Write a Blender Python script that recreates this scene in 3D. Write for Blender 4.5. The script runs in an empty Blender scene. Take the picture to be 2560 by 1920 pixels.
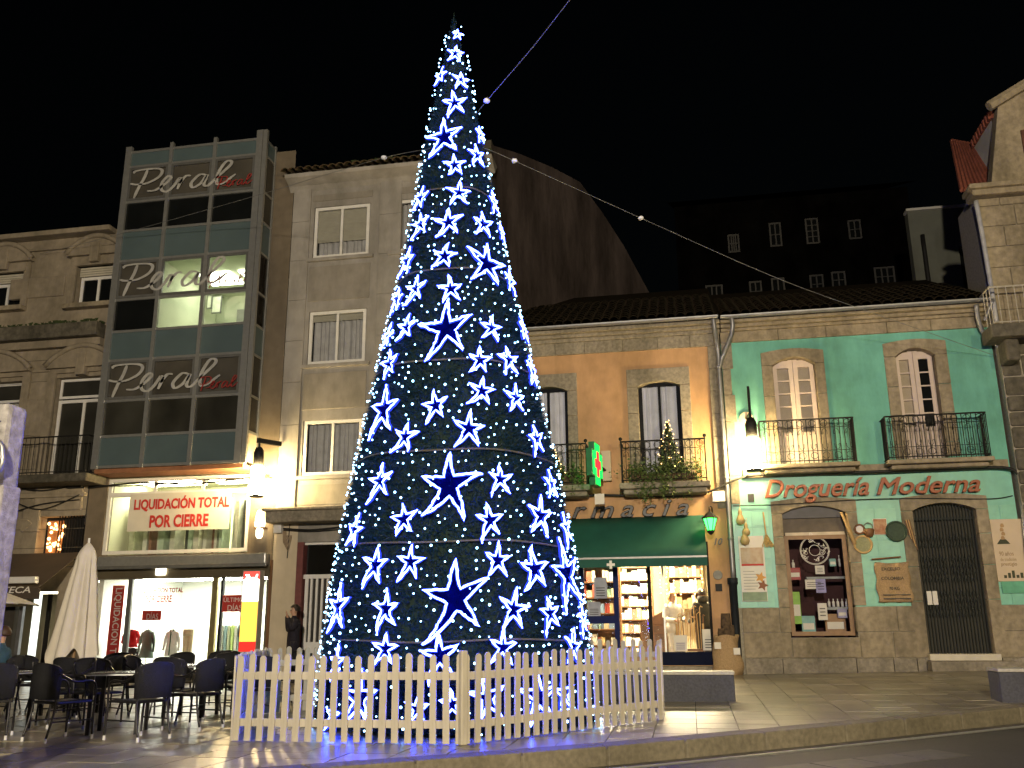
import bpy, bmesh, math, random
import numpy as np
from mathutils import Vector, Matrix
random.seed(7); rng = np.random.default_rng(7)
scene = bpy.context.scene
R = math.radians
# ------------------------------------------------------------------ camera
PITCH, ROLL, YAW, FPX, CAMZ = R(15.0), R(-0.44), R(10.55), 2300.0, 1.2
_fw = Vector((-math.sin(YAW)*math.cos(PITCH), math.cos(YAW)*math.cos(PITCH), math.sin(PITCH)))
_rt0 = Vector((math.cos(YAW), math.sin(YAW), 0)); _up0 = _rt0.cross(_fw)
_rt = _rt0*math.cos(ROLL)+_up0*math.sin(ROLL); _up = _up0*math.cos(ROLL)-_rt0*math.sin(ROLL)
CAM = Vector((0, 0, CAMZ))
cd = bpy.data.cameras.new('camera'); co = bpy.data.objects.new('camera', cd); scene.collection.objects.link(co)
cd.sensor_width = 36; cd.lens = 36*FPX/2560; cd.clip_start = .05; cd.clip_end = 2000
co.matrix_world = Matrix(((_rt.x, _up.x, -_fw.x, 0), (_rt.y, _up.y, -_fw.y, 0), (_rt.z, _up.z, -_fw.z, CAMZ), (0, 0, 0, 1)))
scene.camera = co
# ------------------------------------------------------------------ night sky, street light, exposure
w = bpy.data.worlds.new('World'); scene.world = w; w.use_nodes = True
nt = w.node_tree; bg = nt.nodes['Background']
sky = nt.nodes.new('ShaderNodeTexSky'); sky.sky_type = 'NISHITA'; sky.sun_disc = False
sky.sun_elevation = R(3); sky.sun_rotation = R(200); sky.dust_density = 2
nt.links.new(sky.outputs[0], bg.inputs[0]); bg.inputs[1].default_value = .0007
def lamp(name, kind, loc, power, col, size=.15, rot=None):
    l = bpy.data.lights.new(name, kind); l.energy = power; l.color = col
    if kind == 'SUN': l.angle = R(size)
    else: l.shadow_soft_size = size
    o = bpy.data.objects.new(name, l); o.location = loc
    if rot: o.rotation_euler = rot
    scene.collection.objects.link(o); return o
lamp('moon', 'SUN', (0, -20, 40), .006, (.75, .85, 1), 2, (R(50), 0, R(20)))
# the street lamps of the square, standing behind the viewer
lamp('street_lamp_light', 'POINT', (.5, -10, 6.6), 19500, (1, .86, .66), .3)
lamp('street_lamp_light', 'POINT', (10.5, -3.0, 6.4), 5200, (1, .80, .44), .3)
vs = scene.view_settings
vs.view_transform = 'Standard'; vs.look = 'None'; vs.exposure = .18; vs.gamma = 1; vs.use_curve_mapping = False
scene.cycles.use_denoising = True
scene.cycles.max_bounces = 4; scene.cycles.diffuse_bounces = 2; scene.cycles.glossy_bounces = 2
scene.cycles.use_adaptive_sampling = True; scene.cycles.adaptive_threshold = .025
scene.cycles.transparent_max_bounces = 12; scene.cycles.sample_clamp_indirect = 4
scene.cycles.caustics_reflective = False; scene.cycles.caustics_refractive = False
scene.cycles.use_light_tree = True
# ------------------------------------------------------------------ survey: photo pixel (2560x1920) -> point on a plane of the place
WALL = 22.0
def ray(px, py): return _fw+_rt*((px-1280)/FPX)+_up*((960-py)/FPX)
def on_y(px, py, Y=WALL):
    d = ray(px, py); return CAM+d*(Y/d.y)
def F(px, py, Y=WALL):
    p = on_y(px, py, Y); return p.x, p.z
def rect(a, b, Y=WALL):
    x0, z1 = F(*a, Y); x1, z0 = F(*b, Y); return x0, x1, z0, z1
def gz(x, y): return max(0, min(y, 22.4)-10.5)*(.02+.0015*min(10, max(-12, x)))
def G(px, py):
    z = 0
    for _ in range(20):
        d = ray(px, py); p = CAM+d*((z-CAMZ)/d.z); z = gz(p.x, p.y)
    return Vector((p.x, p.y, z))
# ------------------------------------------------------------------ materials
MATS = {}
def pm(name, col, rough=.8, var=.18, scale=6, bump=.0, bscale=None, metal=0, spec=.4, col2=None, em=None, ems=0, stain=0, coord='Object', detail=5, stretch=None):
    if name in MATS: return MATS[name]
    m = bpy.data.materials.new(name); m.use_nodes = True; n = m.node_tree.nodes; L = m.node_tree.links
    b = n['Principled BSDF']; b.inputs['Roughness'].default_value = rough; b.inputs['Metallic'].default_value = metal
    b.inputs['Specular IOR Level'].default_value = spec
    tc = n.new('ShaderNodeTexCoord'); src = tc.outputs[coord]
    if stretch:
        mp = n.new('ShaderNodeMapping'); mp.inputs['Scale'].default_value = stretch; L.new(src, mp.inputs[0]); src = mp.outputs[0]
    nz = n.new('ShaderNodeTexNoise'); nz.inputs['Scale'].default_value = scale; nz.inputs['Detail'].default_value = detail
    L.new(src, nz.inputs['Vector'])
    cr = n.new('ShaderNodeValToRGB'); cr.color_ramp.elements[0].position = .3; cr.color_ramp.elements[1].position = .7
    c2 = col2 or tuple(min(1, c*(1+var)) for c in col); c1 = col if col2 else tuple(c*(1-var) for c in col)
    cr.color_ramp.elements[0].color = (*c1, 1); cr.color_ramp.elements[1].color = (*c2, 1)
    L.new(nz.outputs['Fac'], cr.inputs[0]); out = cr.outputs[0]
    if stain:
        n2 = n.new('ShaderNodeTexNoise'); n2.inputs['Scale'].default_value = .7; n2.inputs['Detail'].default_value = 8; n2.inputs['Roughness'].default_value = .7
        mp = n.new('ShaderNodeMapping'); mp.inputs['Scale'].default_value = (1.4, 1.4, .45); L.new(tc.outputs['Object'], mp.inputs[0]); L.new(mp.outputs[0], n2.inputs['Vector'])
        r2 = n.new('ShaderNodeValToRGB'); r2.color_ramp.elements[0].position = .35; r2.color_ramp.elements[1].position = .62
        k = 1-stain; r2.color_ramp.elements[0].color = (k, k, k*.95, 1); r2.color_ramp.elements[1].color = (1, 1, 1, 1)
        L.new(n2.outputs['Fac'], r2.inputs[0])
        mx = n.new('ShaderNodeMix'); mx.data_type = 'RGBA'; mx.blend_type = 'MULTIPLY'; mx.inputs[0].default_value = 1
        L.new(out, mx.inputs[6]); L.new(r2.outputs[0], mx.inputs[7]); out = mx.outputs[2]
    L.new(out, b.inputs['Base Color'])
    if bump:
        nb = n.new('ShaderNodeTexNoise'); nb.inputs['Scale'].default_value = bscale or scale*4; nb.inputs['Detail'].default_value = 6; L.new(src, nb.inputs['Vector'])
        bp = n.new('ShaderNodeBump'); bp.inputs['Strength'].default_value = bump; bp.inputs['Distance'].default_value = .02
        L.new(nb.outputs['Fac'], bp.inputs['Height']); L.new(bp.outputs[0], b.inputs['Normal'])
    if em:
        b.inputs['Emission Color'].default_value = (*em, 1); b.inputs['Emission Strength'].default_value = ems
    MATS[name] = m; return m
def emit(name, col, s):
    if name in MATS: return MATS[name]
    m = bpy.data.materials.new(name); m.use_nodes = True; n = m.node_tree.nodes
    n.remove(n['Principled BSDF']); e = n.new('ShaderNodeEmission'); e.inputs[0].default_value = (*col, 1); e.inputs[1].default_value = s
    m.node_tree.links.new(e.outputs[0], n['Material Output'].inputs[0]); MATS[name] = m; return m
def glass(name, tint=(1, 1, 1), refl=1.0, rough=.02):
    if name in MATS: return MATS[name]
    m = bpy.data.materials.new(name); m.use_nodes = True; n = m.node_tree.nodes; L = m.node_tree.links
    n.remove(n['Principled BSDF'])
    t = n.new('ShaderNodeBsdfTransparent'); t.inputs[0].default_value = (*tint, 1)
    g = n.new('ShaderNodeBsdfGlossy'); g.inputs['Roughness'].default_value = rough
    fr = n.new('ShaderNodeFresnel'); fr.inputs[0].default_value = 1.5
    mu = n.new('ShaderNodeMath'); mu.operation = 'MULTIPLY'; mu.inputs[1].default_value = refl; L.new(fr.outputs[0], mu.inputs[0])
    mx = n.new('ShaderNodeMixShader'); L.new(mu.outputs[0], mx.inputs[0]); L.new(t.outputs[0], mx.inputs[1]); L.new(g.outputs[0], mx.inputs[2])
    L.new(mx.outputs[0], n['Material Output'].inputs[0]); MATS[name] = m; return m
def attr_mat(name, rough=.5, attr='Col', var=.25):
    m = bpy.data.materials.new(name); m.use_nodes = True; n = m.node_tree.nodes; L = m.node_tree.links
    b = n['Principled BSDF']; b.inputs['Roughness'].default_value = rough
    a = n.new('ShaderNodeAttribute'); a.attribute_name = attr
    nz = n.new('ShaderNodeTexNoise'); nz.inputs['Scale'].default_value = 30
    mx = n.new('ShaderNodeMix'); mx.data_type = 'RGBA'; mx.blend_type = 'MULTIPLY'; mx.inputs[0].default_value = var
    L.new(a.outputs[0], mx.inputs[6]); L.new(nz.outputs['Color'], mx.inputs[7]); L.new(mx.outputs[2], b.inputs['Base Color'])
    MATS[name] = m; return m
granite = pm('granite', (.30, .26, .20), .85, .25, 14, .25, 60, stain=.45)
granite_warm = pm('granite_warm', (.34, .28, .19), .88, .22, 9, .35, 50, stain=.5)
granite_dark = pm('granite_dark', (.13, .115, .085), .9, .35, 8, .5, 30, stain=.5)
mortar = pm('mortar', (.30, .27, .21), .95, .2, 20, .3)
stone_beige = pm('stone_beige', (.33, .275, .20), .88, .15, 5, .2, 40, stain=.4)
stone_grey = pm('stone_grey', (.335, .31, .28), .85, .10, 3, .12, 60, stain=.38)
stone_grey2 = pm('stone_grey_panel', (.29, .262, .225), .85, .10, 3, .12, 60, stain=.35)
plaster_orange = pm('plaster_orange', (.54, .32, .165), .9, .09, 3, .12, 80, stain=.32)
plaster_green = pm('plaster_green', (.175, .48, .385), .9, .10, 2.5, .12, 80, stain=.34)
tile_green = pm('tile_green', (.175, .49, .39), .35, .10, 4, .03, stain=.2)
plaster_cream = pm('plaster_cream', (.62, .52, .38), .9, .06, 3, .06, stain=.15)
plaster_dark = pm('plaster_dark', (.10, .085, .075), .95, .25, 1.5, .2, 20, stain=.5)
plaster_white = pm('plaster_white', (.55, .53, .48), .9, .08, 3, .08, stain=.2)
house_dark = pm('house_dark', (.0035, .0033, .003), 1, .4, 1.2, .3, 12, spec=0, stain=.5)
white_paint = pm('white_paint', (.72, .70, .66), .5, .05, 8, .03)
alum = pm('aluminium', (.42, .42, .40), .42, .08, 10, metal=.7)
alum_dark = pm('aluminium_dark', (.22, .22, .21), .45, .1, 10, metal=.6)
panel_gg = pm('panel_grey_green', (.085, .12, .125), .4, .07, 2, .02)
dark_glass = pm('dark_glass', (.008, .009, .009), .06, .2, 2, spec=.5)
dark_glass2 = pm('dark_glass_film', (.035, .034, .028), .15, .25, 1.2, spec=.5)
clear = glass('clear_glass')
roof_tile = pm('roof_tile', (.024, .015, .011), 1, .4, 9, .3, col2=(.014, .016, .01), spec=0)
roof_red = pm('roof_red', (.24, .07, .04), .9, .3, 9, .3)
iron = pm('iron', (.014, .013, .012), .6, .3, 20, spec=.25)
zinc = pm('zinc', (.24, .24, .25), .45, .15, 6, .05, metal=.6)
cable_m = pm('black_cable', (.015, .014, .013), .6, .2, 10)
curtain_m = pm('curtain', (.50, .48, .47), .9, .12, 5)
blind_m = pm('roller_blind', (.50, .46, .36), .7, .06, 6)
wood_brown = pm('wood_brown', (.16, .075, .03), .55, .3, 5, .1, stretch=(1, 1, .15))
wood_pale = pm('wood_pale', (.55, .36, .15), .7, .15, 5, .05, stretch=(1, 1, .15))
wood_pink = pm('painted_wood', (.58, .47, .40), .6, .06, 6, .03)
fence_paint = pm('fence_paint', (.50, .455, .36), .55, .10, 5, .14, 25, stretch=(3, 3, .6), stain=.32)
slab_mats = [pm('paving_%d' % i, c, .29, .22, 5, .2, 30, spec=.6, stain=.4, coord='Object') for i, c in enumerate(((.27, .24, .175), (.23, .205, .15), (.30, .265, .195), (.20, .175, .13)))]
kerb_m = pm('kerb_granite', (.16, .138, .095), .7, .22, 18, .25, 50, stain=.35)
asphalt = pm('asphalt', (.035, .033, .03), .6, .35, 40, .4, 120, stain=.3)
bench_m = pm('bench_granite_shaded', (.065, .066, .078), .85, .2, 30, .2, 80, stain=.25)  # darker than the bench top: shade on the faces is put into the colour
burlap = pm('burlap', (.40, .27, .14), .95, .2, 40, .6, 160)
paper = pm('paper', (.70, .66, .58), .6, .06, 4)
paper_grey = pm('banner_cloth', (.60, .56, .48), .8, .05, 3, .04)
red_print = pm('red_print', (.48, .035, .025), .6, .08, 5)
white_print = pm('white_print', (.75, .72, .66), .5, .04, 5)
black_print = pm('black_print', (.02, .02, .02), .5, .1, 5)
leaf_m = pm('leaf', (.06, .10, .022), .55, .4, 12, col2=(.13, .17, .05))
moss_m = pm('moss', (.035, .05, .015), .95, .4, 9, .5, 30)
skin_m = pm('skin', (.50, .29, .19), .55, .06, 10)
hair_m = pm('hair_dark', (.018, .012, .009), .6, .3, 30)
# ------------------------------------------------------------------ mesh helpers
COL = scene.collection
def link(o): COL.objects.link(o); return o
class MB:
    def __init__(s): s.v = []; s.f = []
    def add(s, vs, fs):
        k = len(s.v); s.v += [tuple(p) for p in vs]; s.f += [tuple(i+k for i in f) for f in fs]; return s
    def box(s, x0, x1, y0, y1, z0, z1):
        return s.add([(x0, y0, z0), (x1, y0, z0), (x1, y1, z0), (x0, y1, z0), (x0, y0, z1), (x1, y0, z1), (x1, y1, z1), (x0, y1, z1)],
                     [(0, 3, 2, 1), (4, 5, 6, 7), (0, 1, 5, 4), (1, 2, 6, 5), (2, 3, 7, 6), (3, 0, 4, 7)])
    def prism(s, poly, y0, y1):           # poly of (x,z), counter-clockwise seen from -y
        n = len(poly)
        return s.add([(x, y0, z) for x, z in poly]+[(x, y1, z) for x, z in poly],
                     [tuple(range(n)), tuple(range(2*n-1, n-1, -1))]+[(i, i+n, (i+1) % n+n, (i+1) % n) for i in range(n)])
    def vprism(s, poly, z0, z1):          # poly of (x,y), counter-clockwise from above; z may be callables
        n = len(poly); f0 = z0 if callable(z0) else (lambda x, y: z0); f1 = z1 if callable(z1) else (lambda x, y: z1)
        return s.add([(x, y, f0(x, y)) for x, y in poly]+[(x, y, f1(x, y)) for x, y in poly],
                     [tuple(range(n-1, -1, -1)), tuple(range(n, 2*n))]+[(i, (i+1) % n, (i+1) % n+n, i+n) for i in range(n)])
    def quad(s, a, b, c, d): return s.add([a, b, c, d], [(0, 1, 2, 3)])
    def tube(s, pts, r, n=6, closed=False, flat=None):
        pts = [Vector(p) for p in pts]; m = len(pts); rs = r if hasattr(r, '__len__') else [r]*m
        rings = []
        for i, p in enumerate(pts):
            a = pts[(i-1) % m] if (i > 0 or closed) else p; b = pts[(i+1) % m] if (i < m-1 or closed) else p
            t = (b-a).normalized() if (b-a).length > 1e-9 else Vector((0, 0, 1))
            ref = Vector((0, 0, 1)) if abs(t.z) < .9 else Vector((0, 1, 0))
            u = t.cross(ref).normalized(); v = u.cross(t)
            rings.append([p+(u*math.cos(2*math.pi*k/n)+v*math.sin(2*math.pi*k/n))*rs[i] for k in range(n)])
        vs = [q for rg in rings for q in rg]; fs = []
        for i in range(m if closed else m-1):
            j = (i+1) % m
            for k in range(n): fs.append((i*n+k, i*n+(k+1) % n, j*n+(k+1) % n, j*n+k))
        if not closed: fs += [tuple(range(n-1, -1, -1)), tuple(range((m-1)*n, m*n))]
        return s.add(vs, fs)
    def lathe(s, prof, n=16, c=(0, 0, 0), sy=1):   # prof of (r,z)
        vs = [(c[0]+r*math.cos(2*math.pi*k/n), c[1]+sy*r*math.sin(2*math.pi*k/n), c[2]+z) for r, z in prof for k in range(n)]
        fs = [(i*n+k, i*n+(k+1) % n, (i+1)*n+(k+1) % n, (i+1)*n+k) for i in range(len(prof)-1) for k in range(n)]
        fs += [tuple(range(n-1, -1, -1)), tuple(range((len(prof)-1)*n, len(prof)*n))]
        return s.add(vs, fs)
    def ball(s, c, r, n=8, m=5, sz=1):
        return s.lathe([(max(1e-4, r*math.sin(math.pi*i/m)), -r*sz*math.cos(math.pi*i/m)) for i in range(m+1)], n, c)
    def mesh(s, name, mat=None, smooth=False):
        me = bpy.data.meshes.new(name); me.from_pydata(s.v, [], s.f)
        if mat: me.materials.append(mat)
        if smooth: me.polygons.foreach_set('use_smooth', [True]*len(me.polygons))
        me.update(); return me
    def build(s, name, mat, parent=None, smooth=False, bevel=0, kind=None, label=None):
        o = link(bpy.data.objects.new(name, s.mesh(name, mat, smooth)))
        if parent: o.parent = parent
        if bevel:
            b = o.modifiers.new('bevel', 'BEVEL'); b.width = bevel; b.segments = 2; b.limit_method = 'ANGLE'
        if kind: o['kind'] = kind
        if label: o['label'] = label
        return o
def inst(name, me, parent, loc=(0, 0, 0), rot=(0, 0, 0), scale=(1, 1, 1)):
    o = link(bpy.data.objects.new(name, me)); o.parent = parent; o.location = loc; o.rotation_euler = rot; o.scale = scale; return o
def tag(o, label, cat, group=None):
    o['label'] = label; o['category'] = cat
    if group: o['group'] = group
    return o
def thing(name, label, cat, loc=(0, 0, 0), rz=0, group=None):
    o = link(bpy.data.objects.new(name, None)); o.location = loc; o.rotation_euler = (0, 0, rz); o.empty_display_size = .1
    return tag(o, label, cat, group)
def copy_tree(o, parent=None):
    c = link(o.copy()); c.parent = parent
    for ch in [q for q in o.children]: copy_tree(ch, c)
    return c
def bx(name, mat, parent, x0, x1, y0, y1, z0, z1, bevel=0, label=None):
    return MB().box(min(x0, x1), max(x0, x1), min(y0, y1), max(y0, y1), min(z0, z1), max(z0, z1)).build(name, mat, parent, bevel=bevel, label=label)
def wall_faces(mb, x0, x1, z0, z1, Y, holes=(), depth=.35, caps='tb'):
    xs = sorted({x0, x1, *[h[0] for h in holes], *[h[1] for h in holes]}); zs = sorted({z0, z1, *[h[2] for h in holes], *[h[3] for h in holes]})
    xs = [x for x in xs if x0-1e-6 <= x <= x1+1e-6]; zs = [z for z in zs if z0-1e-6 <= z <= z1+1e-6]
    for a, b in zip(xs, xs[1:]):
        for c, d in zip(zs, zs[1:]):
            mx, mz = (a+b)/2, (c+d)/2
            if any(h[0] < mx < h[1] and h[2] < mz < h[3] for h in holes): continue
            mb.quad((a, Y, c), (b, Y, c), (b, Y, d), (a, Y, d))
    for h in holes:
        a, b, c, d = h[:4]; y2 = Y+depth
        mb.quad((a, Y, c), (a, Y, d), (a, y2, d), (a, y2, c)); mb.quad((b, Y, c), (b, y2, c), (b, y2, d), (b, Y, d))
        if 't' in caps: mb.quad((a, Y, d), (b, Y, d), (b, y2, d), (a, y2, d))
        if 'b' in caps: mb.quad((a, Y, c), (a, y2, c), (b, y2, c), (b, Y, c))
    return mb
def arc(x0, x1, zs, zr, n=10): return [(x0+(x1-x0)*i/n, zs+(zr-zs)*math.sin(math.pi*i/n)**.8 if 0 < i < n else zs) for i in range(n+1)]
def arch_lintel(ox0, ox1, x0, x1, zs, zr, zt, bow=0):
    top = [(ox1-(ox1-ox0)*i/8, zt+bow*math.sin(math.pi*i/8)) for i in range(9)]
    return [(ox0, zs)]+arc(x0, x1, zs, zr)+[(ox1, zs)]+top
def smooth_line(pts, k=6):
    pts = [Vector(p) for p in pts]; out = []
    for i in range(len(pts)-1):
        p0 = pts[max(i-1, 0)]; p1 = pts[i]; p2 = pts[i+1]; p3 = pts[min(i+2, len(pts)-1)]
        for j in range(k):
            t = j/k; out.append(.5*((2*p1)+(p2-p0)*t+(2*p0-5*p1+4*p2-p3)*t*t+(3*p1-p0-3*p2+p3)*t**3))
    return out+[pts[-1]]
# lettering: built-in font turned into meshes
def glyphs(body, shear=0, bold=0, ext=.02, space=1):
    c = bpy.data.curves.new('lettering', 'FONT'); c.body = body; c.shear = shear; c.bevel_depth = bold; c.bevel_resolution = 0; c.extrude = ext; c.space_character = space; c.resolution_u = 3
    o = bpy.data.objects.new('lettering', c); COL.objects.link(o); bpy.context.view_layer.update()
    me = bpy.data.meshes.new_from_object(o.evaluated_get(bpy.context.evaluated_depsgraph_get()))
    v = np.array([tuple(q.co) for q in me.vertices]); f = [tuple(p.vertices) for p in me.polygons]
    bpy.data.objects.remove(o); return v, f
TXT = {k: glyphs(*a) for k, a in {
    'liq': ('LIQUIDACIÓN TOTAL', .0, .038, .01), 'por': ('POR CIERRE', .0, .038, .01), 'ult': ('ÚLTIMOS', 0, 0, .01), 'dias': ('DÍAS', 0, 0, .01),
    'liqv': ('LIQUIDACION TOTAL', 0, .01, .01), 'teca': ('TECA', .2, .01, .01), 'farm': ('Farmacia', .35, .02, .12, 1.5), 'ten': ('10', .3, .02, .05),
    'drog': ('Droguería', .35, .018, .10), 'mod': ('Moderna', .35, .018, .10), 'anos': ('90 años', 0, .01, .01), 'trad': ('de tradición', 0, 0, .01), 'pres': ('prestigio', 0, .01, .01),
    'excel': ('EXCELSO', 0, .01, .01), 'col': ('COLOMBIA', 0, .01, .01), 'kg': ('70 KG', 0, .01, .01), 'd': ('D', 0, 0, .01)}.items()}
def text(key, mat, parent, x0, x1, z0, z1, Y, depth=.004, name='lettering', rot90=False):
    v, f = TXT[key]; v = v.copy(); mn = v.min(0); mx = v.max(0); u = (v-mn)/(mx-mn)
    if rot90: X = x1-(x1-x0)*(1-u[:, 1]); Z = z1-(z1-z0)*u[:, 0]
    else: X = x0+(x1-x0)*u[:, 0]; Z = z0+(z1-z0)*u[:, 1]
    Yv = Y-depth*u[:, 2]
    mb = MB(); mb.v = list(zip(X.tolist(), Yv.tolist(), Z.tolist())); mb.f = f
    return mb.build(name, mat, parent)
def letters(key, mat, parent, x0, x1, z0, z1, Y, depth, name='letter', tilt=0):
    """the same, each letter a part of its own"""
    v, f = TXT[key]; v = v.copy(); mn = v.min(0); mx = v.max(0); u = (v-mn)/(mx-mn); par = list(range(len(v)))
    def find(a):
        while par[a] != a: par[a] = par[par[a]]; a = par[a]
        return a
    for q in f:
        for b in q[1:]: par[find(b)] = find(q[0])
    grp = {}
    for q in f: grp.setdefault(find(q[0]), []).append(q)
    G_ = sorted(([min(u[i, 0] for q in fs for i in q), max(u[i, 0] for q in fs for i in q), fs] for fs in grp.values()), key=lambda g: g[0]); out = []
    for g in G_:
        if out and g[0] < out[-1][1]-.55*min(g[1]-g[0], out[-1][1]-out[-1][0]): out[-1][1] = max(out[-1][1], g[1]); out[-1][2] += g[2]
        else: out.append(g)
    for g in out:
        ids = sorted({i for q in g[2] for i in q}); mp = {i: k for k, i in enumerate(ids)}; mb = MB()
        mb.v = [(x0+(x1-x0)*u[i, 0], Y-depth*u[i, 2], z0+(z1-z0)*u[i, 1]+tilt*u[i, 0]) for i in ids]; mb.f = [tuple(mp[i] for i in q) for q in g[2]]
        mb.build(name, mat, parent)
def ribbon(strokes, w, x0, z0, sx, sz, Y, mb=None):
    mb = mb or MB()
    for st in strokes:
        p = smooth_line([(a*sx, b*sz, 0) for a, b in st], 7); n = len(p); L = []
        for i, q in enumerate(p):
            t = (p[min(i+1, n-1)]-p[max(i-1, 0)]).normalized(); nn = Vector((-t.y, t.x, 0)); ww = w*(.45+.55*abs(t.y))*(.6+.4*min(1, min(i, n-1-i)/3))
            for s_ in (-1, 1):
                k = q+nn*ww*s_; L.append((x0+k.x, Y, z0+k.y))
        mb.add(L, [(2*i, 2*i+1, 2*i+3, 2*i+2) for i in range(n-1)])
    return mb
PERAL = [[(.02, .86), (.05, .93), (.16, .95), (.27, .92), (.30, .80), (.26, .62), (.16, .48), (.06, .47), (.0, .52)], [(.155, .92), (.13, .65), (.09, .38), (.05, .02)],
         [(.17, .22), (.25, .22), (.34, .40), (.39, .58), (.36, .64), (.31, .45), (.31, .22), (.36, .14), (.42, .28), (.47, .55)], [(.47, .55), (.49, .48), (.46, .18)], [(.475, .36), (.53, .58), (.58, .58)],
         [(.72, .56), (.66, .58), (.59, .34), (.61, .18), (.68, .30), (.73, .56)], [(.74, .56), (.71, .26), (.75, .20), (.82, .42)], [(.82, .42), (.94, .78), (.95, .92), (.90, .92), (.84, .60), (.83, .26), (.88, .22), (1., .48)]]
# ================================================================== THE SETTING
def struct(o): o['kind'] = 'structure'; return o
def clip_poly(poly, p, n):               # keep the side where (q-p).n >= 0
    out = []
    for i in range(len(poly)):
        a, b = poly[i], poly[(i+1) % len(poly)]; da = (a[0]-p[0])*n[0]+(a[1]-p[1])*n[1]; db = (b[0]-p[0])*n[0]+(b[1]-p[1])*n[1]
        if da >= 0: out.append(a)
        if (da >= 0) != (db >= 0):
            t = da/(da-db); out.append((a[0]+(b[0]-a[0])*t, a[1]+(b[1]-a[1])*t))
    return out
KD = Vector((7.92, 6.14)).normalized(); KN = Vector((-KD.y, KD.x)); KP = Vector((-3.41, 8.54))   # kerb line, its inner normal
def kpt(s, o): q = KP+KD*s+KN*o; return (q.x, q.y)
def sheet(u0, u1, nu, v0, v1, nv, fn):          # a subdivided sheet: fn(u,v) -> point
    m = MB(); m.v = [tuple(fn(u0+(u1-u0)*i/nu, v0+(v1-v0)*j/nv)) for j in range(nv+1) for i in range(nu+1)]
    m.f = [(j*(nu+1)+i, j*(nu+1)+i+1, (j+1)*(nu+1)+i+1, (j+1)*(nu+1)+i) for j in range(nv) for i in range(nu)]; return m
def k3(s, o, dz, k=1): q = kpt(s, o); return (q[0], q[1], gz(*q)*k+dz)
ground = struct(MB().vprism([(-400, -300), (400, -300), (400, 600), (-400, 600)], -.9, -.6).build('ground', asphalt))
road = struct(sheet(-60, 70, 130, -40, -.42, 40, lambda a, o: k3(a, o, -.17, .9)).build('road', asphalt))
# pavers set in the road at the crossing
for i in range(9):
    s = 1.2+i*.62
    MB().vprism([kpt(s, -1.05-.02), kpt(s, -1.6), kpt(s+.6, -1.6), kpt(s+.6, -1.07)], -.3, lambda x, y: -.163+gz(x, y)*.9).build('paving_stone', pm('road_stone', (.07, .065, .055), .6, .2, 9, .2), road, bevel=.006)
# gutter band with its steel drain rail
gutter = struct(sheet(-60, 70, 130, -.43, .02, 1, lambda a, o: k3(a, o, -.19, .9)).build('gutter', granite_dark))
MB().tube([(*kpt(s, -.30), -.178+gz(*kpt(s, -.3))*.9) for s in np.linspace(-8, 16, 50)], .014, 6).build('drain_rail', alum, gutter)
def kerb_prof(a, t):
    o, dz = ((.012, -.4), (.012, -.03), (.30, -.03))[int(round(t))]; return k3(a, o, dz)
kerb = struct(sheet(-60, 70, 130, 0, 2, 2, kerb_prof).build('kerb', kerb_m))
s = -9.0
while s < 18:
    L = random.uniform(1.0, 1.35)
    MB().vprism([kpt(s+.006, 0), kpt(s+L-.006, 0), kpt(s+L-.006, .31), kpt(s+.006, .31)], -.35, lambda x, y: gz(x, y)+.004).build('kerb_stone', kerb_m, kerb, bevel=.018); s += L
plaza = struct(sheet(-60, 70, 130, .28, 60, 120, lambda a, o: k3(a, o, -.03)).build('plaza', pm('joint_sand', (.05, .045, .035), .95, .3, 30)))
SL = []
for j in range(34):
    y0 = 5.6+j*.5
    for i in range(62):
        x0 = -21+i*.5+(.0)
        if y0+.5 > 22.05: continue
        poly = clip_poly([(x0+.005, y0+.005), (x0+.495, y0+.005), (x0+.495, y0+.495), (x0+.005, y0+.495)], kpt(0, .325), KN)
        if len(poly) < 3: continue
        cx = sum(p[0] for p in poly)/len(poly); cy = sum(p[1] for p in poly)/len(poly)
        d = Vector((cx, cy, gz(cx, cy)))-CAM; z = d.dot(_fw)
        if z < .5: continue
        u = 1280+FPX*d.dot(_rt)/z; v = 960-FPX*d.dot(_up)/z
        if -60 < u < 2620 and v < 1990: SL.append(((z), poly))
SL.sort(key=lambda q: q[0])
rest = [MB() for _ in range(4)]
for k, (z, poly) in enumerate(SL):
    dz = random.uniform(-.003, .003); m = rest[k % 4] if k >= 300 else MB()
    m.vprism(poly, lambda x, y: gz(x, y)-.06, lambda x, y: gz(x, y)+dz)
    if k < 300: m.build('paving_slab', random.choice(slab_mats), plaza)
for k in range(4): rest[k].build('paving_slab_field', slab_mats[k], plaza, kind='stuff')
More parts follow.
